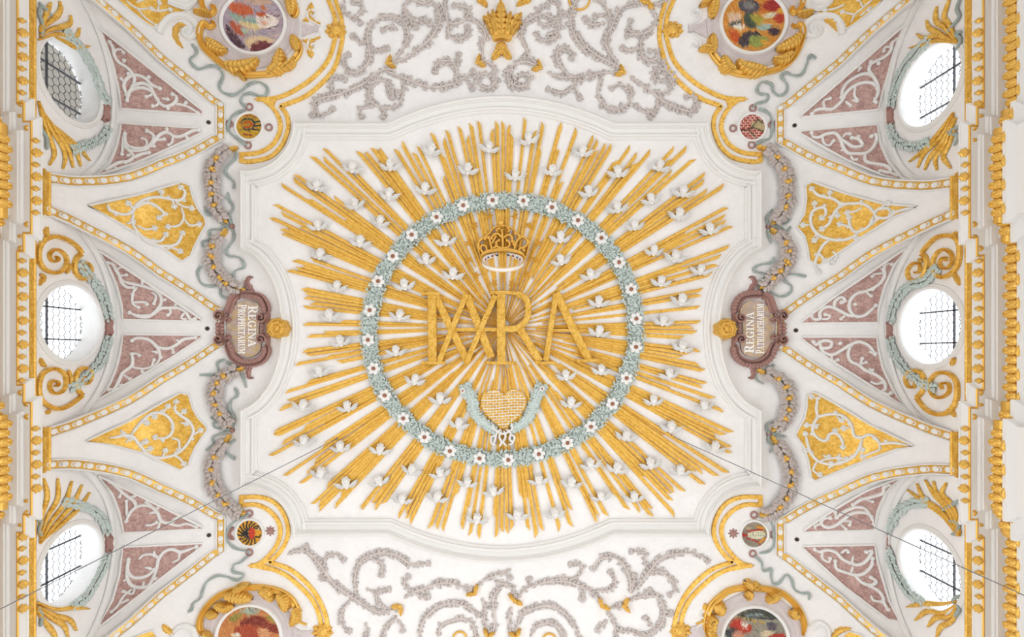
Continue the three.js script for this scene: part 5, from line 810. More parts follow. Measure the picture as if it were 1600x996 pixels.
// ================================================================ garlands of grey leaves and gilded fruit
const GAR = [
  [[374, 232, 358, 236, 342, 250, 334, 266, 332, 286, 334, 304.5, 338, 324.6, 350, 342.7, 358, 350], 'hanging from the ox emblem on the PROPHETARUM side'],
  [[356, 358, 348, 368, 338, 382, 333, 398, 334, 414, 342, 430, 354, 442, 368, 450, 386, 454], 'from the knot to the PROPHETARUM cartouche, ox side'],
  [[384, 574, 364, 582, 346, 594, 337, 610, 338, 626, 346, 646, 357, 660, 362, 668], 'from the PROPHETARUM cartouche to the knot, lion side'],
  [[362, 678, 354, 688.5, 342, 704.6, 334, 720.6, 333, 738.7, 335, 757, 346, 774, 360, 790, 372, 799, 386, 802], 'hanging from the lion emblem on the PROPHETARUM side'],
  [[1180, 230, 1200, 236, 1210, 248, 1222, 264, 1228, 280, 1229, 300.5, 1227, 320.6, 1218, 338.6, 1204, 352.7], 'hanging from the eagle emblem on the PATRIARCHARUM side'],
  [[1202, 358, 1218, 370, 1228, 386, 1232, 402, 1224, 418, 1210, 432, 1198, 444, 1184, 452], 'from the knot to the PATRIARCHARUM cartouche, eagle side'],
  [[1180, 577, 1200, 586, 1218, 596, 1228, 610, 1231, 628, 1229, 644, 1220, 660, 1204, 674.5], 'from the PATRIARCHARUM cartouche to the knot, red-robed figure side'],
  [[1204, 680, 1216, 698.6, 1226, 712.6, 1232, 728.7, 1234.5, 746.7, 1232, 762, 1226, 776, 1220, 784, 1208, 798, 1184, 806], 'hanging from the red-robed figure emblem on the PATRIARCHARUM side'],
];
const garLeaf = leafGeo(0.46, 1, 0.35, 0, 6, 0.1);
GAR.forEach(([pts, where]) => {
  const line = flat(pts), root = thing('garland', 'grey leaf and gilded fruit garland ' + where, 'garland', onVault(...line[4]), 'fruit garlands');
  const body = (t) => 2 + 15 * Math.pow(Math.sin(Math.PI * Math.min(1, Math.max(0, 0.04 + 0.92 * t))), 0.7);
  const inner = smooth(line, 3), cut = inner.slice(Math.round(inner.length * 0.1), Math.round(inner.length * 0.92));
  part(root, 'core', bead(onVault, line, (t) => body(t) * 0.75, 0.06), MAT.grey);
  part(root, 'leaves', foliage(onVault, cut, (t) => 4 + 13 * Math.pow(Math.sin(Math.PI * (0.1 + 0.8 * t)), 0.7), 0.125, 5.2, { rows: 4, bulge: 0.1, out: 0.75, leaf: garLeaf }), MAT.grey).userData.kind = 'stuff';
  const n = cut.length;
  [0.2, 0.36, 0.52, 0.68, 0.82].forEach((t) => {
    const [x, y] = cut[Math.min(n - 1, Math.floor(n * t))], gs = [];
    for (let k = 0; k < 6; k++) { const f = frameAt(onVault, x + (k ? rr(-5, 5) : 0), y + (k ? rr(-4, 4) : 0)); f.p.addScaledVector(f.n, (k ? 0.13 : 0.15) + rr(0, 0.03)); gs.push(ball(f, (k ? rr(1.6, 2.3) : 3.4) * f.m, 1)); }
    part(root, 'fruit_cluster', merge(gs), MAT.leafGold).userData.kind = 'stuff';
  });
  for (const [a, b] of [[0, 0.13], [1, 0.87]]) { const N = inner.length - 1, q = [0, 0.5, 1].map((u) => inner[Math.round(N * (a + (b - a) * u))]); part(root, 'husk', acanthus(onVault, q, 9, 0.08, 2, { lift: 0.03 }), MAT.leafGold); }
});
[[363, 354, 'ox', 'PROPHETARUM'], [363, 672.5, 'lion', 'PROPHETARUM'], [1200, 354.5, 'eagle', 'PATRIARCHARUM'], [1201, 678.5, 'red-robed figure', 'PATRIARCHARUM']].forEach(([x, y, who, sd]) => { const f = frameAt(onVault, x, y); solo('garland_rosette', ball(f, 4.4 * f.m, 0.9), MAT.rose, 'small mauve knob where two garlands meet, ' + sd + ' side towards the ' + who, 'knob', 'garland knobs'); });

// ================================================================ lettered cartouches and gilded bosses
function lettering(lines, flip) {
  const cv = document.createElement('canvas'); cv.width = 320; cv.height = 512; const c = cv.getContext('2d');
  c.fillStyle = '#bfa99a'; c.fillRect(0, 0, 320, 512);
  for (let i = 0; i < 420; i++) { c.globalAlpha = rr(0.08, 0.3); c.fillStyle = ['#d9b45c', '#a995a0', '#d6c8c2', '#9a8a92', '#d8cabf', '#d8b860'][Math.floor(rnd() * 6)]; c.beginPath(); c.ellipse(rr(0, 320), rr(0, 512), rr(8, 34), rr(6, 24), rr(0, 3), 0, 7); c.fill(); }
  c.globalAlpha = 1; c.fillStyle = '#fffdf8'; c.textBaseline = 'alphabetic';
  c.translate(160, 256); c.rotate(flip ? -Math.PI / 2 : Math.PI / 2);
  lines.forEach(([first, rest, x, y, size, width]) => {
    c.font = 'bold ' + Math.round(size * 1.22) + 'px serif'; const w1 = c.measureText(first).width; c.font = 'bold ' + size + 'px serif'; const w2 = c.measureText(rest).width, k = width / (w1 + w2);
    c.save(); c.translate(x, y); c.scale(k, 1); c.font = 'bold ' + Math.round(size * 1.22) + 'px serif'; c.fillText(first, 0, 0); c.font = 'bold ' + size + 'px serif'; c.fillText(rest, w1, 0); c.restore();
  });
  const t = new THREE.CanvasTexture(cv); t.colorSpace = THREE.SRGBColorSpace; t.magFilter = THREE.LinearFilter; return std({ map: t, roughness: 0.75 });
}
const PLATE = flat([388, 470, 404.5, 475, 411, 488.5, 407, 504.6, 406, 522, 409.5, 540.7, 404.5, 553, 388, 559, 370, 552, 362, 537, 356, 516.6, 358, 498, 367, 479]);
const RIMLINE = flat([376, 461, 392, 461, 408, 465, 416.5, 477, 419, 490]), RIMLOW = flat([419, 538, 418, 552, 410, 563, 396, 568, 380, 567, 366, 558, 360, 545, 356, 536]), RIMUP = flat([376, 461, 366, 466, 361, 478, 357, 490]);
const CURLS = [[411.5, 497, 8.5, -0.6, 1.5], [411.5, 530.5, 8.5, 0.6, -1.5], [344, 494.5, 8.5, -0.6, -1.5], [344, 531, 8.5, 0.6, 1.5], [359, 502, 4, 0, -1.2], [359, 526, 4, 0, 1.2]];
for (const side of [-1, 1]) {
  const fx = (l) => side < 0 ? l : mirrorX(l), tx = side < 0 ? 'PROPHETARUM' : 'PATRIARCHARUM';
  const root = thing('cartouche', 'mauve scrolled cartouche lettered REGINA ' + tx, 'cartouche', onVault(...fx([[385, 515]])[0]), 'lettered cartouches');
  // the plate, mapped with its own upright rectangle
  const g = fill(onVault, smooth(fx(PLATE), 5, true), 0.05), pa = g.attributes.position, ua = g.attributes.uv; g.computeBoundingBox();
  const b = g.boundingBox; for (let i = 0; i < pa.count; i++) ua.setXY(i, (pa.getX(i) - b.min.x) / (b.max.x - b.min.x), (pa.getZ(i) - b.min.z) / (b.max.z - b.min.z));
  // text runs down the plate on one side of the nave and up it on the other
  part(root, 'lettered_plate', g, lettering(side < 0 ? [['R', 'EGINA', -212, -34, 98, 372], ['P', 'ROPHETARUM', -222, 58, 88, 446]] : [['R', 'EGINA', -218, -32, 98, 372], ['P', 'ATRIARCHARUM', -224, 60, 88, 450]], side > 0));
  for (const l of [RIMLINE, RIMLOW, RIMUP]) part(root, 'frame', merge([bead(onVault, fx(l), 12, 0.11, { kind: 'hollow' })]), MAT.rose);
  part(root, 'side_moulding', bead(onVault, fx(flat([420, 488, 419, 500, 419, 514, 419, 528, 420, 540])), 7, 0.1, { kind: 'round' }), MAT.rose);
  part(root, 'side_moulding', bead(onVault, fx(flat([356, 490, 347, 503, 345, 513, 347, 523, 355, 536])), 8, 0.07, { kind: 'round' }), MAT.rose);
  for (const [cx, cy, r, a0, tn] of CURLS) part(root, 'volute', bead(onVault, fx(spiral(cx, cy, r, 1.2, a0, tn, 36)), [4, 4, 3.4, 2.8], 0.1, { lift: 0.09 }), MAT.rose);
  for (const l of [RIMLINE, RIMLOW]) smooth(fx(l), 5).forEach(([x, y], i, a) => { if (!i || i === a.length - 1) return; const an = Math.atan2(a[i + 1][1] - a[i - 1][1], a[i + 1][0] - a[i - 1][0]); part(root, 'gadroon', setOn(garLeaf, onVault, x, y, an + 0.9, 0.13, 0.10), MAT.rose); });
  for (const cy of [508, 514, 520]) for (const cx of [341, 349, 412]) part(root, 'bead', ball((() => { const f = frameAt(onVault, ...fx([[cx, cy]])[0]); f.p.addScaledVector(f.n, 0.07); return f; })(), 0.045), MAT.rose);
  part(root, 'crest_leaf', acanthus(onVault, fx(flat([397, 461, 391, 450, 386, 442, 390, 434, 396, 434])), 10, 0.08, 4), MAT.rose);
  part(root, 'crest_leaf', acanthus(onVault, fx(flat([402, 566, 392, 572, 388, 582, 390, 590, 397, 591])), 10, 0.08, 4), MAT.rose);
  // gilded boss on the panel frame
  const [bx, by] = side < 0 ? [440, 514] : [1128, 515];
  const boss = thing('gilded_boss', 'round gilded shell boss on the panel frame beside the ' + tx + ' cartouche', 'boss', onVault(bx, by), 'gilded bosses');
  const R = 17 * M_PX, H = 0.2, pos = [], idx = [], NR = 10, NA = 48;
  for (let i = 0; i <= NR; i++) for (let j = 0; j < NA; j++) { const r = i / NR, a = j / NA * Math.PI * 2, lobe = 1 + 0.05 * Math.cos(9 * a) * r; pos.push(R * r * lobe * Math.cos(a), R * r * lobe * Math.sin(a), H + 0.11 * Math.sqrt(Math.max(0, 1 - r * r)) + 0.032 * Math.sin(r * 15) + 0.022 * Math.cos(18 * a) * r - (i === NR ? 0.2 : 0)); }
  for (let i = 0; i < NR; i++) for (let j = 0; j < NA; j++) { const a = i * NA + j, b2 = i * NA + (j + 1) % NA; idx.push(a, a + NA, b2, b2, a + NA, b2 + NA); }
  part(boss, 'shell', finish(pos, idx).applyMatrix4(flatAt(bx, by)), MAT.leafGold);
  for (let k = 0; k < 6; k++) { const a = k * Math.PI / 3; const rg = new THREE.TorusGeometry(0.05, 0.014, 6, 14, Math.PI); rg.rotateZ(a).translate(0.1 * Math.cos(a), 0.1 * Math.sin(a), H + 0.1); part(boss, 'scallop', rg.applyMatrix4(flatAt(bx, by)), MAT.leafGold); }
}
// ================================================================ the sunburst and what floats in it
const SC = [787, 512];
const TIPS = [
  ...K(560, 180, flat([5, 290, 70, 310, 120, 270, 175, 280, 160, 380, 300, 280, 345, 230, 440, 305, 470, 255, 580, 155, 665, 200, 695, 135, 660, 325, 665, 495, 790, 105, 850, 180, 877, 80, 940, 65, 1040, 130, 1078, 68, 1125, 65, 1168, 100, 1195, 170, 1297, 38, 1370, 135, 1435, 80, 1415, 275, 1570, 80, 1545, 285, 1560, 535])),
  ...K(280, 180, flat([1140, 270, 1045, 330, 1130, 345, 915, 470, 900, 510, 805, 550, 1015, 660, 1215, 650, 1110, 615, 755, 700, 805, 770, 730, 805, 965, 875, 810, 890, 860, 895, 1140, 905, 1400, 290, 1465, 305, 1525, 270, 1565, 280, 1550, 380, 1310, 820, 1385, 470, 1310, 440, 1450, 700])),
  ...K(280, 360, flat([820, 30, 905, 235, 1040, 230, 970, 285, 925, 300, 865, 315, 970, 455, 990, 490, 990, 525, 1045, 570, 980, 600, 985, 730, 1270, 710, 1015, 825, 1145, 800, 980, 940, 1005, 970, 1155, 990])),
  ...K(280, 560, flat([920, 45, 1250, 30, 1010, 185, 840, 260, 865, 330, 800, 390, 755, 570, 760, 600, 980, 540, 815, 655, 720, 755, 1130, 675, 830, 910, 1065, 800, 1000, 885, 955, 970, 1020, 610, 1340, 690])),
  ...K(280, 740, flat([1045, 235, 1100, 270, 1095, 235, 1220, 250, 1265, 165, 1430, 260, 1530, 260, 1520, 210, 1160, 90, 1250, 140])),
  ...K(560, 720, flat([35, 355, 125, 320, 135, 360, 200, 330, 315, 430, 375, 390, 385, 440, 405, 475, 525, 260, 560, 515, 610, 510, 655, 530, 760, 260, 805, 510, 855, 340, 870, 570, 935, 585, 1060, 430, 1075, 580, 1115, 540, 1155, 550, 1195, 520, 1265, 270, 1320, 525, 1385, 580, 1425, 530, 1345, 60])),
  ...K(840, 720, flat([170, 530, 255, 500, 250, 370, 455, 460, 465, 420, 530, 420, 610, 270, 695, 375, 790, 385, 870, 365, 880, 425, 1060, 415, 1030, 305, 1020, 250, 1050, 225, 1130, 235, 1280, 180, 1210, 80, 1270, 80, 1385, 115, 1465, 90, 360, 60])),
  ...K(840, 560, flat([1485, 690, 1490, 735, 1370, 595, 1440, 595, 1500, 575, 1430, 405, 1360, 310, 1300, 195, 1265, 220, 1005, 235, 1280, 95, 1245, 50, 820, 740, 1085, 515, 640, 600])),
  ...K(840, 360, flat([1475, 135, 1415, 205, 1385, 270, 1340, 345, 1270, 465, 1255, 505, 1250, 600, 1250, 715, 1190, 755, 1220, 795, 1120, 835, 1245, 935, 1170, 960, 1110, 985])),
  ...K(840, 180, flat([1460, 725, 1445, 795, 1455, 835, 1495, 870, 1435, 560, 1310, 595, 1195, 625, 1285, 525, 1290, 470, 1205, 350, 1035, 450, 1150, 265, 1030, 355, 1055, 265, 870, 290, 765, 315, 755, 385, 715, 255, 605, 365, 570, 250, 525, 245, 455, 285, 465, 210, 430, 180, 300, 125, 185, 80, 155, 285, 180, 535])),
];
{
  const root = thing('sunburst', 'great gilded sunburst of straight rays filling the central ceiling panel', 'sunburst', V((SC[0] - CX) * M_PX, CEIL, (CY - SC[1]) * M_PX));
  const rays = TIPS.map(([x, y]) => ({ a: Math.atan2(SC[1] - y, x - SC[0]), r: Math.hypot(x - SC[0], y - SC[1]) })).sort((p, q) => p.a - q.a);
  // short filler rays between neighbours of one sheaf
  const more = []; rays.forEach((q, i) => { const n = rays[(i + 1) % rays.length]; let d = n.a - q.a; if (d < 0) d += Math.PI * 2; if (d < 0.036 && d > 0.016 && more.length < 70) more.push({ a: q.a + d / 2, r: Math.min(q.r, n.r) * rr(0.62, 0.86), thin: true }); });
  [...rays, ...more].forEach((q, i) => {
    const w1 = (q.thin ? 2.8 : rr(4.7, 6.1)) * M_PX / 2, R = q.r * M_PX, h = (0.03 + 0.012 * (i % 4)) * (q.thin ? 0.7 : 1), cut = (i % 3 ? 1 : -1) * w1 * 1.5, inner = q.thin ? rr(130, 170) : i % 3 ? rr(50, 130) : 12, r0 = Math.min(inner, q.r * 0.6) * M_PX, w0 = inner < 13 ? 0.6 * M_PX : w1 * 0.5, rm = Math.min(r0 + 84 * M_PX, R * 0.8), wm = inner < 13 ? w1 * 0.6 : w1 * 0.85;
    // cross-section: low ridge; stations at the root, part-way and the slanted tip
    const pos = [], idx = [], uv = [], st = [[r0, w0, 0.6], [rm, Math.min(w1, wm), 1], [R * 0.6 + rm * 0.4, w1 * 0.95, 1]];
    st.forEach(([r, w, k]) => [[-w, -0.01], [-w, h * k * 0.75], [-w * 0.35, h * k], [w * 0.35, h * k], [w, h * k * 0.75], [w, -0.01]].forEach(([s, z]) => { pos.push(r, s, z); uv.push(r * 1.6, s * 6 + i * 0.37); }));
    [[-w1, -0.01], [-w1, h * 0.75], [-w1 * 0.35, h], [w1 * 0.35, h], [w1, h * 0.75], [w1, -0.01]].forEach(([s, z]) => { pos.push(R + cut * s / w1, s, z); uv.push(R * 1.6, s * 6 + i * 0.37); });
    for (let k = 0; k < 3; k++) for (let j = 0; j < 5; j++) { const a = k * 6 + j, b = a + 6; idx.push(a, b, a + 1, a + 1, b, b + 1); }
    for (let j = 1; j < 5; j++) idx.push(18, 18 + j, 18 + j + 1);
    const g = finish(pos, idx, uv, 0.5); g.rotateZ(q.a); part(root, 'ray', g.applyMatrix4(flatAt(SC[0], SC[1])), MAT.gold);
  });
}
// ---- wreath of small leaves with 28 flowers
const FLOWERS = [...K(560, 180, flat([425, 945, 615, 810, 820, 720, 1045, 680, 1280, 685, 1500, 735])), ...K(840, 180, flat([305, 835, 485, 970])), ...K(840, 360, flat([620, 260, 713, 467, 752, 693, 750, 910])), ...K(840, 560, flat([678, 153, 570, 350, 405, 525, 225, 650, 5, 735])), ...K(560, 560, flat([1165, 780, 945, 768, 718, 712, 523, 605, 360, 462, 218, 285, 132, 78])), ...K(560, 360, flat([90, 855, 103, 628, 168, 405, 280, 213]))];
{
  const root = thing('flower_wreath', 'large round wreath of grey-green leaves set with white flowers', 'wreath', V((785 - CX) * M_PX, CEIL, (CY - 516) * M_PX));
  const ring = smooth(FLOWERS, 4, true), core = bead(onVault, ring, 22, 0.11, { raw: true, closed: true, lift: 0.03 }); part(root, 'hoop', core, MAT.ribbon);
  const leaf = leafGeo(0.42, 1, 0.25, 0, 5, 0.1), n = 5200, inst = new THREE.InstancedMesh(leaf, MAT.sage, n), gp = root.position; inst.name = 'leaves'; inst.userData.kind = 'stuff'; shadowed(inst);
  const dense = smooth(FLOWERS, 1, true);
  for (let i = 0; i < n; i++) {
    const k = Math.floor(rnd() * dense.length), [x, y] = dense[k], [x2, y2] = dense[(k + 3) % dense.length], a = Math.atan2(y2 - y, x2 - x), s = rr(-1, 1) * 13, px = x - Math.sin(a) * s, py = y + Math.cos(a) * s;
    const f = frameAt(onVault, px, py), nn = V(rr(-0.6, 0.6), -1, rr(-0.6, 0.6)).normalize(), m = basis(f.p.addScaledVector(f.n, 0.03 + 0.11 * Math.sqrt(Math.max(0, 1 - (s / 14) ** 2)) + rr(-0.01, 0.02)), nn, pxDir(onVault, px, py, rnd() * 6.3), rr(0.045, 0.07));
    inst.setMatrixAt(i, m.premultiply(new THREE.Matrix4().makeTranslation(-gp.x, -gp.y, -gp.z)));
  }
  root.add(inst);
  const petal = new THREE.SphereGeometry(1, 12, 8); petal.scale(0.05, 0.057, 0.02); petal.translate(0, 0.085, 0); const eye = new THREE.SphereGeometry(0.042, 14, 8); eye.scale(1, 1, 0.7);
  FLOWERS.forEach(([x, y], i) => {
    const P = V((x - CX) * M_PX, CEIL - 0.185, (CY - y) * M_PX), c = shared(root, 'flower_eye', eye, MAT.brown, basis(P, DOWN, V(0, 0, 1)));
    for (let k = 0; k < 6; k++) { const a = k * Math.PI / 3 + i * 0.7, m = shadowed(new THREE.Mesh(petal, MAT.stucco)); m.name = 'petal'; m.position.set(0, 0, -0.02); m.rotation.z = a; c.add(m); }
  });
}
// ---- winged cherub heads
const CHERUBS = [[553, 261], [498, 289.5], [556, 317.5], [499, 350.7], [596, 345], [565, 376], [611, 258], [675.5, 233], [765, 230], [825, 217], [731.7, 264], [805, 273], [665.4, 294.5], [610, 302.5], [862, 266], [696.5, 374], [875, 369.5], [909, 236], [963.5, 268], [1028.8, 259], [918, 298.5], [962.5, 323.6], [1014.7, 310.5], [1065, 298.5], [1059, 333.6], [989.6, 350.7], [1106, 356.7], [875, 405], [921, 427], [934, 469.4], [935, 515.6], [1019.7, 390], [1053, 399], [1030.8, 438], [1092, 420], [1063, 466.4], [1033.8, 498.6], [1064, 538.7], [938, 575], [883, 583], [891, 626], [1043, 581], [1018.7, 622], [1097, 631], [1046, 663.4], [1114, 694.5], [976.5, 677.5], [1013.7, 719.6], [1060, 731.7], [921, 720.6], [962.5, 726.7], [866, 797], [892, 750], [937.4, 771], [988.6, 772], [841, 746], [594, 747], [630, 775], [645, 730], [688.5, 735], [684.5, 772], [730.7, 750], [745.7, 806], [770.8, 763], [808, 800], [501, 577], [476.8, 630], [545, 632], [477.8, 685.5], [534, 694.5], [504, 735.7], [596, 698.6], [543, 750.8], [650, 590], [688.5, 620], [717.6, 658], [503, 396], [529, 446], [517, 490.5], [534, 530.7], [666.4, 403], [708.6, 426], [633, 443], [626, 490.5], [620, 545.7]];
{
  const head = new THREE.SphereGeometry(0.062, 20, 16), hp = head.attributes.position;
  for (let k = 0; k < hp.count; k++) {           // +y crown, +z face
    let x = hp.getX(k), y = hp.getY(k), z = hp.getZ(k); const e = (ex, ey, r, h) => z > 0 ? h * Math.exp(-((x - ex) ** 2 + (y - ey) ** 2) / (r * r)) : 0;
    z += e(0, -0.004, 0.010, 0.018) - e(0.022, 0.012, 0.011, 0.012) - e(-0.022, 0.012, 0.011, 0.012) + e(0.026, -0.018, 0.018, 0.010) + e(-0.026, -0.018, 0.018, 0.010) - e(0, -0.028, 0.012, 0.006) + e(0, -0.042, 0.014, 0.010);
    hp.setXYZ(k, x * (0.92 + (y > 0 ? 0.08 : 0)), y * 1.16, z * 1.02);
  }
  head.computeVertexNormals();
  const curls = []; for (let k = 0; k < 26; k++) { const a = rr(0, Math.PI * 2), t = rr(0.05, 1), r = 0.06 * Math.sin(t * 1.35), s = new THREE.SphereGeometry(rr(0.014, 0.02), 7, 5); s.translate(r * Math.cos(a), 0.07 * Math.cos(t * 1.35) + 0.004, r * Math.sin(a) - 0.012); if (Math.sin(a) > 0.3 && t > 0.75) continue; curls.push(s); }
  const hair = merge(curls);
  const wing = (() => { const fs = []; for (let k = 0; k < 5; k++) { const f = leafGeo(0.2, 0, 0.2, 0, 6, 0); f.scale(0.16, 0.12 + 0.025 * k, 0.14); f.rotateZ(-(2.35 - k * 0.3)); f.translate(0.04 + 0.012 * k, -0.03 + 0.005 * k, -0.02 + 0.006 * k); fs.push(f); } const arm = new THREE.SphereGeometry(1, 10, 8); arm.scale(0.07, 0.026, 0.026); arm.rotateZ(0.22); arm.translate(0.085, -0.025, -0.008); fs.push(arm); const w = merge(fs); w.scale(0.66, 0.62, 0.9); w.translate(0.006, -0.035, -0.01); return w; })();
  const wingL = wing.clone().applyMatrix4(new THREE.Matrix4().makeScale(-1, 1, 1)); { const p = wingL.attributes.position.array, q = wingL.attributes.normal.array; for (const a of [p, q]) for (let i = 0; i < a.length; i += 9) for (let c = 0; c < 3; c++) { const t = a[i + 3 + c]; a[i + 3 + c] = a[i + 6 + c]; a[i + 6 + c] = t; } }
  const bib = leafGeo(0.5, 3, 0.3); bib.scale(0.10, 0.07, 0.08); bib.rotateZ(Math.PI); bib.translate(0, -0.045, -0.02);
  const proto = new THREE.Group();
  for (const [nm, g] of [['head', head], ['wing', wing], ['wing', wingL], ['feather_collar', bib]]) { const m = shadowed(new THREE.Mesh(g, MAT.stucco)); m.name = nm; proto.add(m); if (nm === 'head') { const h = shadowed(new THREE.Mesh(hair, MAT.stucco)); h.name = 'hair'; m.add(h); } }
  CHERUBS.forEach(([x, y]) => {
    const o = proto.clone(), inside = Math.hypot(x - 785, y - 516) < 195; o.name = numbered('cherub_head'); scene.add(o);
    flatAt(x, y + 1.5, 0.13).decompose(o.position, o.quaternion, o.scale); o.rotateZ(rr(-0.28, 0.28)); o.rotateX(rr(-0.15, 0.2)); o.rotateY(rr(-0.2, 0.2)); o.scale.setScalar(rr(1.28, 1.45));
    const ang = (Math.atan2(y - 516, x - 785) * 180 / Math.PI + 360) % 360;
    const toward = ang < 30 || ang >= 330 ? 'the PATRIARCHARUM cartouche' : ang < 75 ? 'the red-robed figure emblem' : ang < 105 ? 'the heart side of the frame' : ang < 150 ? 'the lion emblem' : ang < 210 ? 'the PROPHETARUM cartouche' : ang < 255 ? 'the ox emblem' : ang < 285 ? 'the gilded palmette' : 'the eagle emblem';
    tag(o, 'white winged cherub head ' + (inside ? 'inside the wreath' : Math.hypot(x - 785, (y - 516) * 1.12) < 272 ? 'just outside the wreath' : 'near the ray tips') + ', towards ' + toward, 'cherub', 'winged cherub heads on the sunburst');
  });
}
// ---- gilded monogram: crossed M, A, R and A with a woven surface
const woven = noiseTex(256, (u, v) => { const a = Math.floor(v * 32), b = Math.floor(u * 32), k = (a + b) % 2 ? Math.abs(Math.sin(u * 32 * Math.PI)) : Math.abs(Math.sin(v * 32 * Math.PI)), n = 255 * (0.25 + 0.75 * k); return [n, n, n]; });
woven.repeat.set(1.1, 1.1);
MAT.woven = std({ map: goldTint, bumpMap: woven, bumpScale: 0.009, metalness: 0.35, roughness: 0.42 });
{
  const root = thing('monogram', 'large gilded MARIA monogram of interlaced letters across the sunburst centre', 'monogram', V((788 - CX) * M_PX, CEIL, (CY - 515) * M_PX));
  const S = (pts, w, lift, raw) => part(root, 'letter_stroke', bead(onVault, flat(pts), w, 0.07, { kind: 'flat', blunt: true, lift, raw }), MAT.woven);
  S([676, 461, 676.5, 514, 677, 567], 14, 0.08, 1); S([660, 461, 674, 460, 688, 461], 5.5, 0.1, 1); S([660, 567, 678, 567.5, 697, 566.5], 5.5, 0.1, 1);
  S([681, 463, 706, 515, 732, 567], 12, 0.06, 1); S([729, 461, 708, 513, 687, 565], 9, 0.09, 1); S([729.5, 463, 748, 509, 768, 559], 12.5, 0.06, 1); S([774, 463, 753, 511, 731, 563], 9, 0.09, 1);
  S([783, 460, 783, 513, 783.5, 567], 13.5, 0.10, 1); S([766, 459, 788, 458.5, 810, 460], 6, 0.11, 1); S([760, 567, 782, 567.5, 802, 567], 5.5, 0.11, 1);
  S([808, 460.5, 821, 468, 825, 486, 821, 502, 808, 513, 788, 515], 10.5, 0.09); S([812, 515, 828, 540, 843, 565], 12, 0.07, 1);
  S([868, 460, 860, 512, 852, 564], 9, 0.08, 1); S([868, 459, 893, 511, 919, 563], 12.5, 0.07, 1); S([836, 567, 852, 567.5, 867, 567], 5.5, 0.1, 1); S([900, 564, 916, 564, 932, 563], 5.5, 0.1, 1); S([861, 517, 876, 517, 894, 517], 5.5, 0.06, 1); S([708, 516, 745, 515.5, 784, 515.5], 6.5, 0.05, 1);
}
